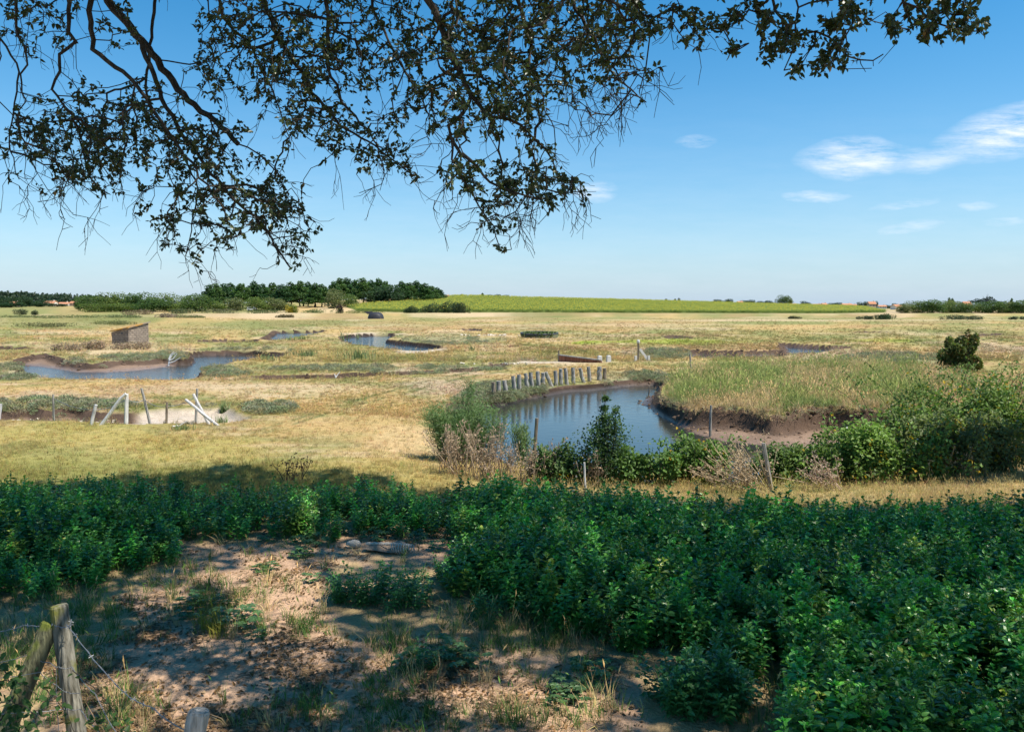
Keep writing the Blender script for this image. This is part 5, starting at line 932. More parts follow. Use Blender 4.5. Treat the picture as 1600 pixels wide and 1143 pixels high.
def upright_shrub():
    g = G(945, 750); x, d = float(g[0]), float(g[1]); z = Z(x, d); t = thing('upright_shrub', 'slender dark leafy shrub standing upright before the creek', 'shrub', (x, d, z)); H = EYE + (HORIZON - 622) / F * d - z
    m = MB(); tips = []
    for i in range(11):
        a = rng.random() * 6.28; e = np.array([math.cos(a) * .28 * rng.random() + (.02 if i else 0), math.sin(a) * .2 * rng.random(), H * (.5 + .45 * rng.random())]); 
        if i == 0: e = np.array([.0, 0, H * .99])
        ts = np.linspace(0, 1, 10)[:, None]; pts = np.array([0, 0, -.05]) * (1 - ts) + e * ts + np.array([.05 * math.cos(a), .05 * math.sin(a), 0]) * np.sin(ts * 3.1); tube(m, pts, np.linspace(.014, .004, 10), 5); tips.append(pts)
    obj('stems', m, M_TWIG, t); tp = np.concatenate([p[2:] for p in tips] + [tips[0][3:]] * 3); n = 4600; p = tp[rng.integers(0, len(tp), n)]; sp = (.02 + .17 * np.exp(-((p[:, 2:3] / H - .38) / .32)**2)); p = p + rng.normal(0, 1, (n, 3)) * sp * [1, .8, .7]; p[:, 2] = np.maximum(p[:, 2], .02)
    cl = fbm(p[:, 0] * 7, p[:, 2] * 7, 231, 2)[:, None]; f = MB(); dd = rand_dir(n) + [0, 0, .4]; leaves(f, p, dd, rand_dir(n) + [0, -.3, .8], .05, .032, .2, .2, np.array((.06, .115, .035)) * (.5 + 1.1 * cl), simple=True); obj('foliage', f, M_LEAF, t)
upright_shrub()
def hawthorn():
    g = G(1498, 588); x, d = float(g[0]), float(g[1]); z = Z(x, d); t = thing('hawthorn_bush', 'lone rounded reddish green bush standing in the right marsh', 'bush', (x, d, z)); H = EYE + (HORIZON - 522) / F * d - z; W = 76 / F * d
    m = MB()
    for i in range(12):
        a = rng.random() * 6.28; e = np.array([math.cos(a) * W * .4 * rng.random(), math.sin(a) * W * .3 * rng.random(), H * (.5 + .45 * rng.random())]); tube(m, [[0, 0, -.1], e * [.3, .3, .4] + rng.normal(0, .05, 3), e], [.05, .035, .01], 5)
    obj('stems', m, M_TWIG, t); lob = []
    for zf, xf, wf in ((.2, 0, .5), (.2, .25, .3), (.35, -.2, .35), (.45, .1, .42), (.5, -.35, .16), (.62, -.12, .3), (.68, .2, .26), (.8, .05, .24), (.85, .28, .14), (.3, .3, .22), (.78, -.2, .14), (.97, .16, .05)): lob.append((xf * W, rng.normal() * .2 * W * .5, zf * H, wf * W * .5, wf * W * .45, H * .14))
    obj('foliage', crown_mb(lob, 7000, .11, (.13, .16, .045), .5), M_LEAF, t); bm = MB(); n = 420; A = np.array(lob)[rng.integers(0, 12, n)]; dd = rand_dir(n); leaves(bm, A[:, :3] + dd * A[:, 3:6] * 1.03, rand_dir(n), rand_dir(n), .09, .07, .2, .1, (.28, .11, .04), simple=True); obj('berries', bm, M_LEAF, t)
hawthorn()
def tamarisk():
    g = G(722, 712); x, d = float(g[0]), float(g[1]); z = Z(x, d); t = thing('tamarisk_bush', 'feathery light green bush at the left end of the creek', 'bush', (x, d, z)); m = MB(); V0 = []; H = EYE + (HORIZON - 590) / F * d - z
    st = []
    for i in range(46):
        a = rng.random() * 6.28; L_ = (.45 + .45 * rng.random()) * H * .85; e = np.array([math.cos(a) * .95 * rng.random()**.7, math.sin(a) * .5 * rng.random(), L_])
        if i == 0: e = np.array([.22, 0, H])
        if i in (1, 2): e = np.array([-.85 + .1 * i, 0, H * .62])
        if i in (3, 4): e = np.array([.8, 0, H * .45])
        b = np.array([rng.normal(0, .22), rng.normal(0, .12), -.05]); ts = np.linspace(0, 1, 9)[:, None]; pts = b + (e - b) * ts + np.array([math.cos(a) * .12, 0, -.1]) * ts**2; tube(m, pts, np.linspace(.012, .003, 9), 5); st.append(pts)
    obj('stems', m, M_BROWNWOOD, t); n = 24000; k = rng.integers(0, len(st), n); k[:600] = 0; tt = rng.random(n)**.75 * 7.9; i0 = tt.astype(int); fr = (tt - i0)[:, None]; S_ = np.array(st); p = S_[k, i0] * (1 - fr) + S_[k, i0 + 1] * fr; tip = (tt / 8)[:, None]
    w = .15 * (1.15 - tip * .5); w[:600] *= .45; p = p + rng.normal(0, 1, (n, 3)) * w; hi = p[:, 2] / H; mbf = MB(); dry = (rng.random(n) < np.clip(.55 - hi * 1.9, 0, .6))[:, None]
    c = np.where(dry, np.array((.20, .15, .11)), np.array((.19, .29, .11))) * (.6 + .75 * fbm(p[:, 0] * 4, p[:, 2] * 4, 241, 3)[:, None]); dd = rand_dir(n) * .85 + [0, 0, .6]; leaves(mbf, p, dd, rand_dir(n), .09, .009, .1, .2, c, simple=True); obj('foliage', mbf, M_LEAF, t)
    g2 = G(815, 712); q = thing('tamarisk_bush', 'small feathery green tuft beside the wire bound post', 'bush', (float(g2[0]), float(g2[1]), Z(*g2[:2]))); h2 = EYE + (HORIZON - 655) / F * g2[1] - Z(*g2[:2]); mm = MB(); ff = MB()
    for i in range(16):
        e = np.array([rng.normal(0, .22), rng.normal(0, .1), h2 * (.6 + .4 * rng.random())]); tube(mm, [[0, 0, -.05], e * [.4, .4, .5], e], [.006, .004, .002], 4); k = 160; ts = rng.random((k, 1))**.6; p = e * ts * [1, 1, 1] + rng.normal(0, .05, (k, 3)); leaves(ff, p, rand_dir(k) * .6 + [0, 0, .9], rand_dir(k), .09, .008, .1, .2, np.array((.2, .29, .11)) * (.6 + .7 * rng.random((k, 1))), simple=True)
    obj('stems', mm, M_BROWNWOOD, q); obj('foliage', ff, M_LEAF, q)
tamarisk()
def dry_stalks(label, px, base_py, top, w, n, group, lean=0.0, col=(.47, .35, .235), off=0.0):
    g = G(px, base_py); x, d = float(g[0]), float(g[1]) + off; z = Z(x, d); h = EYE + (HORIZON - top) / F * d - z; W = w / F * d; t = thing('dry_stalks', label, 'dry plant', (x, d, z), 0, group); m = MB(); f = MB()
    for i in range(n):
        b = np.array([rng.normal(0, W * .25), rng.normal(0, W * .12), -.03]); L_ = h * (.45 + .55 * rng.random()); l = rng.normal(lean, .28); e = b + np.array([l * L_, rng.normal(0, .1) * L_, L_ * math.cos(min(abs(l), 1.2))]); mid = (b + e) / 2 + rng.normal(0, .03, 3); tube(m, [b, mid, e], [.0075, .006, .0035], 4, np.array(col) * (.7 + .5 * rng.random())); k = rng.integers(4, 12); ts = .45 + .55 * rng.random((k, 1)); p = b + (e - b) * ts; s_ = p + unit(rand_dir(k) + [0, 0, .6]) * .08
        for a_, b_ in zip(p, s_): tube(m, [a_, b_], .002, 3, np.array(col) * .9, cap=False)
        leaves(f, np.repeat(s_, 3, 0), rand_dir(3 * k), rand_dir(3 * k), .04, .022, .3, .2, np.array(col) * (.7 + .6 * rng.random((3 * k, 1))), simple=True)
    obj('stalks', m, M_DRY, t); obj('seed_heads', f, M_DRY, t)  # the small blades are the seed heads along the stalks
gD = 'dry pinkish stalks along the near creek bank'
dry_stalks('dry pink stalks in front of the feathery bush', 715, 738, 650, 70, 42, gD, -.05); dry_stalks('tall dry stalks right of the feathery bush', 760, 745, 648, 60, 34, gD, .05); dry_stalks('dense low dry stalks below the wire bound post', 825, 748, 688, 90, 60, gD, .1); dry_stalks('dry stalks with brown seed heads right of the wire bound post', 866, 745, 678, 44, 26, gD, .15, (.42, .3, .2))
dry_stalks('bleached stalks fallen left against the pale leaning post', 1182, 752, 668, 44, 34, gD, -.7, (.55, .42, .27), off=-.6); dry_stalks('tall dry sprays leaning left above the bramble', 1168, 750, 662, 56, 30, gD, -.5, (.52, .40, .25), off=-.5); dry_stalks('dry spray leaning left at the foot of the bramble mound', 1288, 750, 696, 50, 24, gD, -.8, (.56, .42, .31), off=-.5); dry_stalks('short dry stalks below the upright shrub', 930, 752, 705, 50, 18, gD, .1); dry_stalks('dry grass stalks among the right brambles', 1470, 742, 690, 110, 40, gD, .0, (.48, .38, .22)); dry_stalks('pale dry stalks at the foot of the right thicket', 1540, 730, 672, 90, 40, gD, .05, (.48, .38, .22))
def sea_plants(px, base, top, w, n, lab):
    g = G(px, base); x, d = float(g[0]), float(g[1]); z = Z(x, d); h = EYE + (HORIZON - top) / F * d - z; W = w / F * d; t = thing('reed_tuft', lab, 'reeds', (x, d, z), 0, 'green reed tufts in the marsh'); m = MB(); b = np.column_stack([rng.normal(0, W * .28, n), rng.normal(0, W * .15, n), np.full(n, -.03)]); blades(m, b, rng.normal(0, .18, (n, 2)) * h, h * (.5 + .6 * rng.random(n)), .03 * d / 50 + .012, np.array((.17, .22, .08)) * (.6 + .7 * rng.random((n, 1))), .15); obj('leaves', m, M_LEAF, t)
for a in ((562, 561, 541, 48, 160, 'upright green reeds below the middle pond'), (478, 556, 541, 40, 120, 'green reeds on the strip before the left creek'), (470, 531, 523, 18, 50, 'small reed tuft by the far left pool'), (455, 532, 524, 16, 40, 'tiny reed tuft left of the small one by the far pool'), (418, 562, 551, 30, 80, 'reed tuft at the end of the left creek'), (350, 636, 622, 14, 60, 'dark green tuft on the bank above the sand'), (285, 672, 660, 36, 90, 'green weeds below the crossed poles'), (345, 655, 642, 24, 60, 'dry green weeds on the sand'), (738, 548, 538, 12, 30, 'brown tuft in the middle marsh'), (612, 586, 576, 20, 50, 'green tuft on the middle bank'), (535, 527, 512, 14, 24, 'thin tall reeds left of the middle pond'), (560, 524, 514, 8, 12, 'few thin stems behind the middle pond')): sea_plants(*a)
def driftwood(label, px, py, pts, r=.05):
    p = np.array(on_ground(px, py)); m = MB(); k = p[1] / F
    for pl in pts: tube(m, [np.array([(a - px) * k, .05 * j, max((py - b) * k, .03)]) for j, (a, b) in enumerate(pl)], np.linspace(r, r * .35, len(pl)), 6)
    tag(obj('driftwood', m, M_PALEWOOD, loc=tuple(p)), label, 'driftwood', None)
driftwood('bleached forked branch standing on the left creek bank', 264, 563, [[(263, 564), (264, 553), (268, 545), (274, 541)], [(264, 554), (270, 551), (276, 543)], [(263, 558), (272, 555), (281, 549)], [(264, 552), (266, 545), (271, 540)]], .045)
driftwood('small pale forked branch on the middle bank', 525, 592, [[(524, 593), (527, 586), (531, 581)], [(525, 590), (522, 584)]], .03)
driftwood('low grey branch lying before the crossed poles', 280, 668, [[(270, 667), (278, 667), (291, 658)], [(278, 667), (274, 664)]], .025)
def upturned_boat():
    p = on_ground(323, 556, -.5); M_W = plain('weathered_white_paint', (.7, .69, .66), .6, .15, 4); t = thing('pipe_outlet', 'small white arched pipe mouth at the creek edge', 'pipe', (p[0], p[1], -.62)); m = MB(); a = np.linspace(0, math.pi, 9); w = .42
    for r0, nm, mt in ((w, 'collar', M_W), (w * .72, 'dark_opening', M_DARKGLASS)):
        V = []; yy = -.25 if nm == 'collar' else -.22
        for y_ in (yy, .5):
            V += [[math.cos(k) * r0, y_, math.sin(k) * r0 * .7] for k in a]
        mb = MB(); mb.add(np.array(V + [[0, yy, 0]]), [[i, i + 1, 18] for i in range(8)], [[i + 1, i, 9 + i, 10 + i] for i in range(8)]); obj(nm, mb, mt, t) if nm == 'collar' else obj(nm, MB().add(np.array(V + [[0, yy, 0]]) + [0, -.04, 0], [[i, i + 1, 18] for i in range(8)]), mt, t)
upturned_boat()
def shells():
    for px, py, s, n, lab in ((770, 523.5, 1.8, 26, 'small heap of pale shells in the middle marsh'), (553, 523, 1.0, 10, 'white stones at the left tip of the middle pond'), (772, 568, .9, 16, 'low stones at the end of the ditch'), (26, 650, .5, 10, 'pale stones on the mud at the left'), (160, 650, .6, 8, 'pale stones left of the white frame')):
        p = np.array(on_ground(px, py)); m = MB()
        for i in range(n):
            u = rand_dir(12); c = np.array([rng.normal(0, s), rng.normal(0, s * .4), .05]); u = c + u * s * (.07 + .07 * rng.random()) * [1, 1, .6]
            m.add(u, [[a, (a + 1) % 12, (a + 3) % 12] for a in range(12)] + [[a, (a + 5) % 12, (a + 2) % 12] for a in range(12)], None)
        tag(obj('shell_heap', m, plain('bleached_shell', (.72, .64, .52), .9, .2, 8), loc=tuple(p)), lab, 'shell heap')
shells()
def carcass():
    p = np.array(on_ground(608, 858)); M_B = plain('dry_bone', (.55, .48, .39), .9, .25, 30); t = thing('animal_bones', 'pale ribs and spine of dead animal remains lying on dirt', 'bones', tuple(p), R(-14)); sp = MB(); xs = np.linspace(-.3, .3, 16); tube(sp, [[x_, .03 * math.sin(4 * x_), .05 + .05 * math.cos(2.4 * x_)] for x_ in xs], np.where(np.arange(16) % 2, .022, .015), 7); obj('spine', sp, M_B, t)
    for i in range(10):
        x0 = .05 + i * .032; rb = MB(); a = np.linspace(.2, 2.5, 8); h = .12 + .02 * math.sin(i * .6); tube(rb, [[x0 + .02 * k, -.02 - h * .8 * math.sin(k), .10 + h * (math.cos(k) - 1) * .45 + .02] for k in a], .0065, 5); obj('rib', rb, M_B, t)
    sk = MB(); tube(sk, [[-.58, .02, .05], [-.54, .0, .065], [-.48, .0, .07], [-.42, .02, .06], [-.39, .03, .05]], [.018, .032, .052, .045, .015], 10); obj('skull', sk, M_B, t, True); hd = MB(); V = []
    for i in range(7):
        for j in range(6): V.append([-.3 + i * .09, -.13 + j * .055, .03 + .03 * rng.random() + .06 * math.sin(i * 1.1) * math.sin(j)])
    hd.add(V, None, [[i * 6 + j, i * 6 + j + 1, i * 6 + j + 7, i * 6 + j + 6] for i in range(6) for j in range(5)]); obj('dried_hide', hd, plain('dried_hide_skin', (.33, .25, .18), .95, .3, 18, .6), t)
carcass()
def nettle_clump(label, px, py, w, hgt, n, tint, group='nettle clumps standing apart on the dirt'):
    g = G(px, py); x, d = float(g[0]), float(g[1]); z = Z(x, d); t = thing('nettle_clump', label, 'nettles', (x, d, z), 0, group); m = MB(); W = w / F * d
    for i in range(n):
        a = rng.random() * 6.28; r_ = math.sqrt(rng.random()); s_ = NETTLES[rng.integers(0, 5)]; V = np.concatenate(s_.v) * hgt / .6 * (1 - .35 * r_) * (.85 + .3 * rng.random()); an = rng.random() * 6.28; c_, s2 = math.cos(an), math.sin(an); V = np.stack([V[:, 0] * c_ - V[:, 1] * s2, V[:, 0] * s2 + V[:, 1] * c_, V[:, 2]], 1) + [math.cos(a) * r_ * W / 2, math.sin(a) * r_ * W * .3, 0]
        m.add(V, np.concatenate(s_.t), np.concatenate(s_.q), np.concatenate(s_.c) * np.array(tint) * (.75 + .5 * rng.random()))
    obj('foliage', m, M_NETTLE_OWN, t)
nettle_clump('broad low nettle clump in the middle of the dirt patch', 600, 938, 170, .42, 44, (.06, .18, .06)); nettle_clump('dense nettle clump at the bottom edge right of the dirt', 1100, 1105, 180, .55, 40, (.06, .18, .06)); nettle_clump('yellow green tall nettle clump before the left bed', 462, 838, 44, .62, 9, (.10, .19, .04)); nettle_clump('small nettle clump at the upper rim of the dirt', 720, 905, 70, .4, 12, (.06, .18, .06)); nettle_clump('nettle clump at the right rim of the dirt patch', 790, 965, 110, .4, 18, (.06, .18, .06)); nettle_clump('low nettle sprig among the bottom grass', 660, 1045, 50, .25, 8, (.06, .18, .06))

def fence_vines():
    t = thing('bramble_vine', 'bramble shoots trailing over the bottom left fence wires', 'bramble', tuple(P(120, 1100, 4.6))); o0 = P(120, 1100, 4.6); m = MB(); f = MB()
    for pl, dd in (([(112, 1046), (140, 1068), (162, 1092), (186, 1120), (214, 1150)], 4.6), ([(62, 1068), (84, 1086), (104, 1112), (120, 1150)], 4.5), ([(135, 1130), (160, 1125), (190, 1140), (220, 1165)], 4.4), ([(-30, 1075), (10, 1060), (45, 1072), (70, 1100)], 4.4), ([(-30, 1110), (15, 1092), (50, 1110), (64, 1150)], 4.3), ([(-30, 1150), (10, 1118), (40, 1135), (60, 1170)], 4.3), ([(-30, 1045), (8, 1048), (30, 1090), (40, 1140)], 4.5)):
        q = np.array([P(x_, y_, dd) for x_, y_ in pl]); s_ = np.linspace(0, len(q) - 1, 22); pts = np.stack([np.interp(s_, np.arange(len(q)), q[:, i]) for i in range(3)], 1) + rng.normal(0, .004, (22, 3)); tube(m, pts - o0, np.linspace(.0032, .0018, 22), 5)
        k = 22 if pl[0][0] > 0 else 46; i = rng.integers(1, 22, k); b0 = pts[i] + rng.normal(0, .012 if k < 30 else .05, (k, 3)); leaves(f, b0 - o0, rand_dir(k) + [0, 0, -.2], rand_dir(k) + [0, -.5, .6], .05 * (.6 + .6 * rng.random(k)), .03, .2, .2, np.array((.05, .105, .03)) * (.6 + .7 * rng.random((k, 1))))
    obj('canes', m, M_TWIG, t); obj('foliage', f, M_LEAF, t)
fence_vines()
dry_stalks('few dark brown thistle heads in the shaded grass', 458, 752, 708, 50, 9, None, 0, (.10, .07, .05))

# ================================================================== holm oak over the camera
def oak():
    t = thing('holm_oak', 'large evergreen oak whose dark branches hang over the view', 'tree', (3.2, -4.2, 0)); O = np.array([3.2, -4.2, 0])
    tr = MB(); fork = np.array([2.2, -3.2, 4.6]); tube(tr, np.array([[3.2, -4.2, -.3], [3.15, -4.15, .6], [2.9, -3.9, 2.0], [2.5, -3.5, 3.4], fork]) - O, [.62, .46, .38, .36, .34], 14, jit=.1); obj('trunk', tr, M_BARK, t)
    # limbs traced in the photo: points (column, row), distance, base radius
    limbs = [
        ([(150, -60), (170, 5), (215, 55), (250, 100), (280, 140), (312, 172), (345, 195), (372, 225)], 6.9, 6.6, .05, .02),
        ([(222, 62), (250, 150), (290, 215), (322, 262), (360, 305), (402, 345), (432, 385), (455, 420)], 6.6, 6.2, .034, .009),
        ([(108, -60), (108, 20), (112, 74), (92, 84), (94, 112), (79, 134), (98, 160), (118, 185)], 6.3, 6.1, .03, .01), ([(140, -60), (141, 40), (145, 76), (182, 108), (215, 130), (236, 168), (262, 205), (305, 262), (345, 320), (370, 370)], 6.2, 5.9, .036, .007),
        ([(20, -60), (24, 30), (30, 60), (46, 96), (30, 120), (42, 150), (28, 190)], 5.9, 5.8, .02, .005), ([(0, 60), (20, 90), (30, 120), (20, 170), (12, 230), (30, 280)], 6.4, 6.3, .014, .004),
        ([(250, -60), (236, 40), (232, 95), (228, 135), (240, 180), (285, 240), (310, 290), (300, 360), (290, 400)], 7.1, 6.8, .025, .006),
        ([(400, -60), (420, 20), (440, 70), (470, 110), (500, 160), (530, 195), (575, 220), (610, 245), (640, 270)], 6.9, 6.5, .036, .007), ([(510, -60), (512, 40), (512, 100), (530, 150), (560, 190), (590, 225), (600, 270)], 6.4, 6.2, .03, .006),
        ([(560, -60), (590, 30), (620, 90), (650, 140), (670, 180)], 7.2, 7.0, .026, .008), ([(330, -60), (350, 30), (390, 70), (420, 130), (440, 180), (452, 215)], 7.4, 7.2, .03, .006),
        ([(640, -60), (668, 0), (690, 32), (700, 72), (720, 112), (738, 152), (760, 178), (790, 186), (815, 196)], 5.9, 5.7, .05, .014), ([(736, 150), (722, 180), (702, 196), (704, 218), (728, 245), (745, 262), (770, 285), (805, 300), (850, 312), (895, 300)], 5.75, 5.4, .024, .005),
        ([(705, 215), (712, 260), (740, 310), (770, 350), (782, 390)], 5.6, 5.5, .014, .004), ([(800, -60), (815, 20), (830, 70), (826, 110), (850, 150), (845, 190)], 6.3, 6.0, .03, .006), ([(880, -60), (900, 20), (930, 60), (950, 110), (985, 140), (1010, 160)], 5.9, 5.6, .03, .004),
        ([(960, -60), (985, 0), (1010, 30), (1060, 10), (1090, 50), (1130, 40), (1150, 80)], 5.2, 5.0, .016, .004), ([(1180, -60), (1215, 20), (1240, 60), (1275, 50), (1300, 65), (1330, 85), (1350, 100), (1380, 85)], 4.8, 4.7, .016, .004), ([(1230, -60), (1245, 20), (1240, 70), (1225, 110)], 4.7, 4.7, .011, .004),
        ([(1390, -60), (1410, 5), (1440, 20), (1470, 40), (1500, 50), (1535, 48)], 4.6, 4.5, .013, .004), ([(1460, -60), (1470, 10), (1490, 40)], 4.8, 4.7, .012, .004), ([(1300, -60), (1310, 0), (1340, 30), (1310, 80)], 4.9, 4.8, .012, .004)]
    NP, NR, PAR, LIMB = [], [], [], []
    bough_starts = []; arcs = []
    for li, (pl, d0, d1, r0, r1) in enumerate(limbs):
        r0, r1 = (r0 * .62, max(r1 * .7, .0035)) if li else (r0 * .8, r1)
        k = len(pl); ds = np.linspace(d0, d1, k); pts = np.array([P(a, b, dd) for (a, b), dd in zip(pl, ds)]); m = max(int(np.linalg.norm(np.diff(pts, axis=0), axis=1).sum() / .07), k)
        s_ = np.concatenate([[0], np.cumsum(np.linalg.norm(np.diff(pts, axis=0), axis=1))]); q = np.linspace(0, s_[-1], m); pts2 = np.stack([np.interp(q, s_, pts[:, i]) for i in range(3)], 1); pts2[1:-1] += rng.normal(0, .008, (m - 2, 3)); rr = np.linspace(r0, r1, m)
        bm = MB()
        if pl[0][1] == -60:
            e = pts2[0]; mid = np.array([(e[0] * .6 + fork[0] * .4), 2.4, max(e[2] + 1.6, 7.2)]); ts = np.linspace(0, 1, 12)[:-1, None]; arc = fork * (1 - ts)**2 + 2 * mid * ts * (1 - ts) + e * ts**2; arcs.append(np.concatenate([arc, e[None]])); full = np.concatenate([arc, pts2]); R_ = np.concatenate([np.linspace(r0 * 1.25, r0, 11), rr])
        else: full, R_ = pts2, rr
        tube(bm, full - O, R_, 7, jit=.08); obj('bough', bm, M_TWIG, t)
        base = len(NP)
        for i in range(m): NP.append(pts2[i]); NR.append(rr[i]); PAR.append(base + i - 1 if i else -1); LIMB.append(1)
    # leaf clusters: centre, radius (photo pixels), density, share of bare twigs
    blobs = [(110, 225, 55, 1.5, .1), (60, 205, 50, 1.1, .15), (150, 262, 45, 1.5, .1), (195, 205, 50, 1.2, .1), (230, 170, 50, .9, .1), (130, 175, 45, .9, .1), (90, 288, 25, 1.2, .3), (70, 30, 60, .7, .2), (25, 20, 40, .7, .2), (190, 40, 35, .8, .1), (20, 150, 35, .3, .6), (20, 260, 40, .5, .6), (40, 300, 30, .3, .9), (130, 305, 40, .4, .9), (205, 310, 30, .3, 1), (180, 250, 35, 1.2, .1),
        (250, 318, 38, 1.1, .2), (265, 370, 30, 1.1, .3), (298, 395, 20, 1.3, .2), (340, 335, 42, 1.3, .1), (352, 385, 18, 1.3, .1), (400, 285, 42, 1.4, .1), (420, 325, 42, 1.3, .1), (450, 310, 30, 1.2, .1), (472, 375, 26, 1.2, .2), (455, 405, 22, .8, .6), (430, 350, 35, 1.0, .3), (300, 250, 50, 1.3, .1), (262, 225, 46, 1.2, .1), (335, 222, 42, 1.2, .1), (310, 130, 45, .4, .1), (385, 190, 20, .8, .1), (415, 400, 20, .5, .9), (325, 415, 25, .4, .9), (380, 330, 40, 1.1, .1), (310, 300, 40, 1.2, .1), (485, 350, 16, .8, .5),
        (420, 50, 60, 1.5, .05), (475, 80, 60, 1.6, .05), (525, 50, 60, 1.6, .05), (400, 120, 45, 1.2, .05), (450, 145, 50, 1.3, .05), (500, 165, 45, 1.2, .1), (540, 205, 40, 1.2, .15), (478, 205, 28, 1.0, .1), (450, 222, 14, 1.2, .1), (512, 235, 26, 1.0, .3), (530, 265, 16, .5, 1), (590, 222, 34, 1.3, .1), (622, 250, 26, 1.4, .1), (640, 272, 16, 1.3, .3), (562, 255, 20, 1.2, .1), (580, 300, 22, .7, .9), (350, 40, 45, 1.1, .05), (340, 90, 40, .9, .05), (545, 110, 40, 1.2, .05),
        (620, 60, 60, 1.7, .05), (680, 95, 55, 1.6, .05), (740, 50, 60, 1.8, .05), (800, 50, 65, 1.8, .05), (765, 125, 55, 1.7, .05), (655, 165, 32, 1.5, .1), (720, 180, 40, 1.4, .1), (800, 145, 50, 1.7, .05), (832, 185, 28, 1.3, .2), (780, 195, 30, 1.5, .1), (590, 130, 35, 1.0, .1), (628, 180, 24, 1.2, .1), (690, 210, 24, 1.0, .4), (705, 262, 20, 1.0, .4), (718, 280, 28, 1.3, .3), (765, 290, 40, 1.5, .1), (808, 285, 40, 1.4, .15), (852, 298, 34, 1.4, .15), (890, 290, 26, 1.3, .3), (908, 308, 16, 1.0, .6), (752, 335, 24, 1.0, .4), (780, 365, 20, 1.3, .2), (784, 385, 9, 1.5, .2), (830, 330, 28, .8, .8), (700, 320, 22, .5, 1), (840, 260, 34, 1.2, .2), (900, 330, 18, .4, 1),
        (880, 40, 60, 1.8, .05), (940, 90, 45, 1.7, .1), (965, 40, 50, 1.8, .05), (1005, 30, 34, 1.5, .1), (900, 135, 34, 1.4, .3), (862, 120, 34, 1.6, .1), (930, 160, 42, .9, .95), (985, 135, 38, .9, .9), (1012, 110, 22, 1.0, .5), (880, 180, 25, .5, 1), (960, 175, 20, .5, 1),
        (1070, 30, 26, 1.3, .05), (1085, 62, 20, 1.3, .05), (1120, 45, 24, 1.2, .05), (1142, 80, 14, 1.5, .05), (1150, 10, 24, 1.2, .05), (1180, 12, 16, 1.2, .05), (1210, 40, 26, 1.5, .05), (1205, 84, 20, 1.7, .05), (1240, 60, 26, 1.4, .05), (1238, 112, 16, 1.6, .05), (1292, 60, 28, 1.4, .05), (1312, 95, 20, 1.5, .15), (1285, 105, 20, 1.4, .05), (1340, 20, 28, 1.3, .1), (1300, 15, 30, 1.3, .05), (1355, 95, 18, .8, 1), (1398, 48, 20, 1.5, .05), (1430, 15, 26, 1.4, .05), (1470, 28, 26, 1.6, .05), (1502, 50, 18, 1.9, .05), (1530, 50, 13, 2.0, .05), (1462, 62, 16, 1.6, .05), (1440, 45, 20, 1.4, .05), (1510, 15, 20, 1.4, .05)]
    pts = []; bare = []
    for cx, cy, r_, den, br in blobs:
        n = max(int(den * r_ * r_ / (46 if cy > 150 or cx < 380 or cx > 1000 else 58)), 2); a = rng.random(n) * 6.28; rr = r_ * np.sqrt(rng.random(n)) * 1.05; px = cx + np.cos(a) * rr; py = cy + np.sin(a) * rr
        d = float(np.interp(cx, [0, 250, 450, 620, 720, 900, 1050, 1200, 1550], [6.2, 6.6, 6.6, 6.7, 5.8, 5.8, 5.1, 4.75, 4.6])) + rng.normal(0, .45 if cx < 1040 else .15, n)
        pts.append(P(px, py, d)); bare.append(rng.random(n) < br)
    n = 700; px = -80 + 1660 * rng.random(n); py = -70 + 66 * rng.random(n); d = np.interp(px, [0, 620, 720, 1050, 1200, 1550], [6.3, 6.7, 5.9, 5.1, 4.8, 4.6]) + rng.normal(0, .4, n) * (px < 1040); keep = (px < 1000) | (rng.random(n) < .4); pts.append(P(px, py, d)[keep]); bare.append(np.zeros(keep.sum(), bool))
    pts = np.concatenate(pts); bare = np.concatenate(bare); order = np.argsort(-pts[:, 2] + rng.normal(0, .25, len(pts))); pts, bare = pts[order], bare[order]
    cap = len(NP) + len(pts) * 8; A = np.zeros((cap, 3)); A[:len(NP)] = NP; par = np.full(cap, -1); par[:len(NP)] = PAR; cnt = len(NP); nl = cnt; depth = np.zeros(cap); leafnode = []
    for p in pts:
        dv = A[:cnt] - p; dist = np.sqrt((dv**2).sum(1)); cost = dist + np.where(dv[:, 2] < 0, -dv[:, 2] * .9, 0) + depth[:cnt] * .12; j = int(np.argmin(cost)); L_ = dist[j]; m = max(int(L_ / .075), 1); a0 = A[j]; v = p - a0; side = rng.normal(0, 1, 3) * L_ * .09; droop = np.array([0, 0, .05 * L_])
        for k in range(1, m + 1):
            t_ = k / m; q = a0 + v * t_ + (side + droop) * math.sin(math.pi * t_) + rng.normal(0, .012, 3) * (k < m); A[cnt] = q; par[cnt] = j if k == 1 else cnt - 1; depth[cnt] = depth[j] + L_ * t_; cnt += 1
            if cnt >= cap: break
        leafnode.append(cnt - 1)
        if cnt >= cap - 40: break
    pts, bare = pts[:len(leafnode)], bare[:len(leafnode)]
    w = np.zeros(cnt); w[leafnode] = 1
    for i in range(cnt - 1, nl - 1, -1):
        if par[i] >= 0: w[par[i]] += w[i]
    rad = np.clip(.0021 * np.maximum(w, 1)**.42, .0021, .03)
    kids = [[] for _ in range(cnt)]
    for i in range(nl, cnt): kids[par[i]].append(i)
    tw = MB(); stack = [(j, k) for j in range(nl) for k in kids[j]]
    while stack:
        j, k = stack.pop(); chain = [j, k]
        while kids[chain[-1]]:
            ks = sorted(kids[chain[-1]], key=lambda q: -w[q])
            for o_ in ks[1:]: stack.append((chain[-1], o_))
            chain.append(ks[0])
        c = np.array(chain); r_ = rad[c].copy(); r_[0] = r_[1]; tube(tw, A[c] - O, r_, 4 if len(c) < 12 else 5, cap=False)
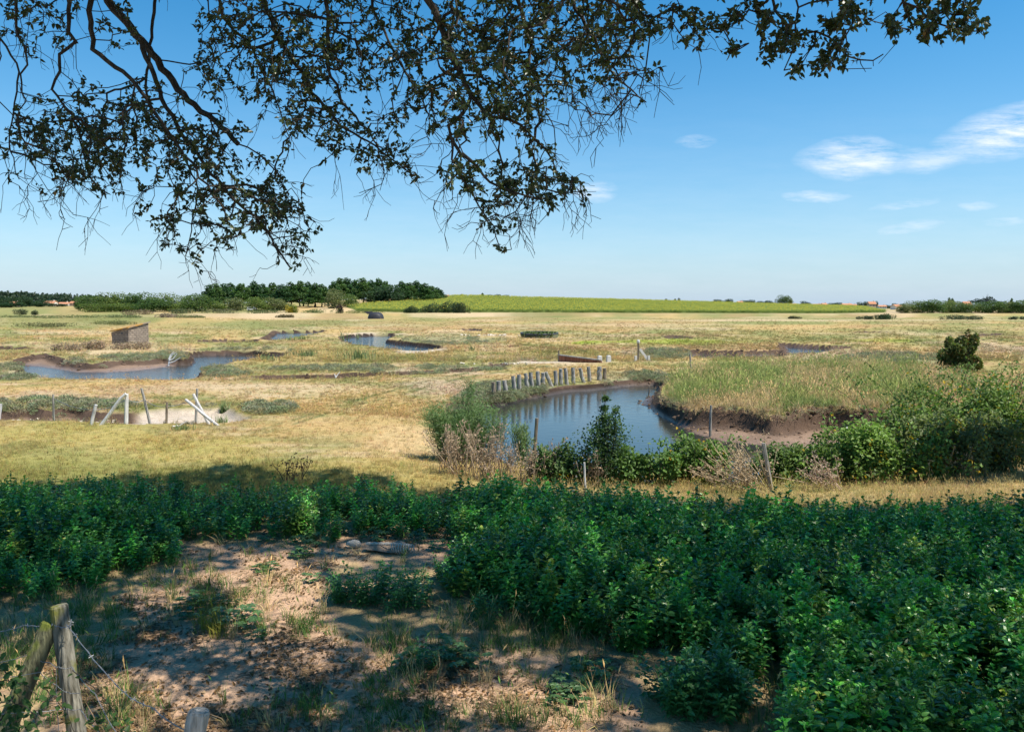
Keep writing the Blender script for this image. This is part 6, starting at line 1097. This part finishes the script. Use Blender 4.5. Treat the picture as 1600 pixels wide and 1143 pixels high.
    for j in np.array(leafnode)[rng.random(len(leafnode)) < np.where(bare, .65, .05) * (pts[:, 0] < 1.15)]:      # bare hanging twigs
        base = A[j]; dr0 = unit(base - A[par[j]] + np.array([0, 0, -.03]))
        for q in range(rng.integers(1, 4)):
            L_ = .08 + .2 * rng.random(); dv = unit(dr0 + rng.normal(0, .4, 3) + [0, 0, -.75]); pp = [base]
            for s_ in range(4): pp.append(pp[-1] + dv * L_ / 4 + rng.normal(0, .010, 3)); dv = unit(dv + rng.normal(0, .2, 3) + [0, 0, .05])
            tube(tw, np.array(pp) - O, np.linspace(.0022, .0013, 5), 4, cap=False)
            if rng.random() < .6: tube(tw, np.array([pp[2], pp[2] + unit(dv + rng.normal(0, .6, 3)) * L_ * .4]) - O, [.002, .0014], 4, cap=False)
    tag(obj('twigs', tw, M_TWIG, t))
    # visible leaves, in rosettes at the twig ends
    lf = MB(); P0 = pts[~bare]; pn = np.array([A[par[i]] for i, b in zip(leafnode, bare) if not b]); dr = unit(P0 - pn + np.array([0, 0, -.02])); k = 8; n = len(P0) * k; b0 = np.repeat(P0, k, 0); dd = np.repeat(dr, k, 0); b0 = b0 - dd * (.09 * rng.random((n, 1))) + rng.normal(0, .006, (n, 3)); ld = unit(dd * .75 + rand_dir(n) * .95 + [0, 0, -.08]); tint = np.repeat(.7 + .6 * rng.random((len(P0), 1)), k, 0) * (.8 + .4 * rng.random((n, 1)))
    c = np.array((.052, .074, .025)) * tint; br = rng.random(n) < .012; c[br] = (.22, .15, .06); leaves(lf, b0 - O, ld, rand_dir(n) + [0, 0, .7], 0.041 * (.6 + .6 * rng.random(n)), .022 * (.7 + .5 * rng.random(n)), .15, .25, c); obj('foliage', lf, M_OAK, t)
    # the crown overhead that shades the foreground; gaps in it let the sun through to the dirt
    lit = [(40, 1200, 110, 100, .8), (434, 945, 50, 58, 1.3), (395, 985, 46, 18, 1.2), (330, 880, 36, 9, .8), (420, 855, 50, 7, .7), (250, 910, 40, 14, .7), (270, 1052, 88, 20, 1.2), (330, 1038, 40, 10, .8), (255, 1085, 50, 20, .8), (470, 1028, 28, 8, .7), (345, 1028, 16, 9, .8), (300, 1112, 36, 14, .9), (185, 1110, 40, 24, .7), (820, 1075, 84, 19, 1.4), (770, 1062, 48, 14, 1.4), (870, 1092, 54, 14, 1.4), (510, 1082, 26, 10, .8), (50, 1010, 60, 30, .8), (40, 1060, 50, 24, .8), (255, 970, 40, 12, .5), (240, 1010, 26, 8, .5), (560, 860, 24, 5, .8), (620, 880, 20, 6, .6), (685, 878, 20, 6, .8), (300, 975, 26, 12, .6), (340, 995, 26, 10, .7), (460, 800, 14, 22, .8), (660, 905, 30, 24, .45), (560, 900, 40, 14, .5), (470, 890, 50, 12, .7), (1525, 1018, 26, 30, .8), (1470, 985, 30, 14, .6), (1560, 1100, 50, 24, .8), (1375, 890, 30, 10, .5), (1040, 820, 12, 16, .6), (1040, 1045, 26, 18, .5), (1130, 1120, 20, 10, .5), (600, 1005, 36, 12, .6), (780, 1000, 70, 12, .5), (860, 1130, 80, 10, .7), (640, 1120, 30, 8, .6), (1240, 1120, 30, 14, .5), (1330, 960, 24, 10, .5), (1000, 905, 24, 10, .4), (1200, 900, 24, 10, .4), (150, 830, 24, 10, .4), (250, 800, 24, 8, .4), (900, 830, 24, 8, .4)]
    n = 125000; gx = -13.5 + 26.5 * rng.random(n); gy = 2.6 + 13.9 * rng.random(n); px, py = to_px(gx, gy, .15)
    edge = np.interp(px, [-800, -100, 0, 120, 330, 460, 600, 650, 720, 800, 1000, 1200, 1400, 1600, 2600], [770, 758, 742, 734, 716, 722, 722, 748, 745, 748, 762, 776, 782, 778, 770]) + (fbm(px / 30, py * 0, 251, 3) - .5) * 26
    keep = (py > edge + 3) | (gy < 4.5); far_r = (gx > 10.5 + 1.5 * vnoise(gy, gy * 0)) & (gy < 13); keep &= ~(gx > 13.5)
    L_ = np.zeros(n)
    for cx, cy, rx, ry, a_ in lit: L_ = np.maximum(L_, a_ * (1 - np.sqrt(((px - cx) / rx)**2 + ((py - cy) / ry)**2) * .42))
    L_ = L_ + (fbm(px / 26, py / 14, 253, 3) - .5) * .5; keep &= ~(L_ > .36)
    keep &= rng.random(n) < .5 + .6 * fbm(gx / 1.0, gy / 1.0, 255, 3)
    gx, gy = gx[keep], gy[keep]; n = len(gx); zmin = (3.75 + .385 * np.maximum(gy, 0)) / (1 + .385 * (-S[1] / S[2])) + .55 ; zz = np.maximum(zmin, 6.5) + 2.0 + 5.0 * rng.random(n)
    p = np.stack([gx + S[0] / S[2] * zz, gy + S[1] / S[2] * zz, zz], 1); ok = (p[:, 2] > 3.75 + .385 * np.maximum(p[:, 1], 0)); p = p[ok]; n = len(p)
    # a second patch of shade beyond, on the right
    m = 5000; a = rng.random(m) * 6.28; r_ = np.sqrt(rng.random(m)); qx = 1530 + 130 * r_ * np.cos(a); qy = 744 + 9 * r_ * np.sin(a); g = G(qx, qy); z2 = 11 + 3 * rng.random(m); p2 = np.stack([g[:, 0] + S[0] / S[2] * z2, g[:, 1] + S[1] / S[2] * z2, z2], 1); p2 = p2[p2[:, 2] > 3.75 + .385 * p2[:, 1]]; p = np.concatenate([p, p2]); n = len(p)
    ar = np.concatenate(arcs); m = 70000; arr = np.array(arcs); wch = rng.integers(0, len(arr), m); tq = rng.random(m)**.8 * 10.99; iq = tq.astype(int); q = arr[wch, iq] + (arr[wch, iq + 1] - arr[wch, iq]) * (tq - iq)[:, None]; q = q + rng.normal(0, .42, (m, 3)) + [0, 0, .35]; q = q[(q[:, 2] > 3.12 + .385 * np.maximum(q[:, 1], 0)) & (q[:, 1] > .6)]; q = q[fbm(q[:, 0] * 1.4, q[:, 2] * 1.7 + q[:, 1], 261, 3) > .45]
    gq = q - S * (q[:, 2] / S[2])[:, None]; qpx, qpy = to_px(gq[:, 0], gq[:, 1], .15); Lq = np.zeros(len(q))
    for cx, cy, rx, ry, a_ in lit: Lq = np.maximum(Lq, a_ * (1 - np.sqrt(((qpx - cx) / rx)**2 + ((qpy - cy) / ry)**2) * .42))
    q = q[(Lq < .3) | (gq[:, 1] < 4)]
    hd = MB(); m = len(q); leaves(hd, q - O, rand_dir(m) + [0, 0, -.2], rand_dir(m) + [0, 0, .7], .075 * (.7 + .6 * rng.random(m)), .04, .1, .1, np.array((.06, .07, .028)) * (.7 + .6 * rng.random((m, 1))), simple=True); obj('foliage', hd, M_OAK, t)
    cr = MB(); leaves(cr, p - O, rand_dir(n), rand_dir(n) + [0, 0, 1.2], 0.18 * (.7 + .6 * rng.random(n)), .12, .1, .1, np.array((.05, .062, .026)) * (.7 + .6 * rng.random((n, 1))), simple=True); obj('crown', cr, M_OAK, t)
    for k in range(14):
        e = p[rng.integers(0, n)]; mid = (fork + e) / 2 + [0, 0, 1.5]; ts = np.linspace(0, 1, 12)[:, None]; q = fork * (1 - ts)**2 + 2 * mid * ts * (1 - ts) + e * ts**2; b = MB(); tube(b, q - O, np.linspace(.10, .015, 12), 8, jit=.1); obj('limb', b, M_BARK, t)
oak()
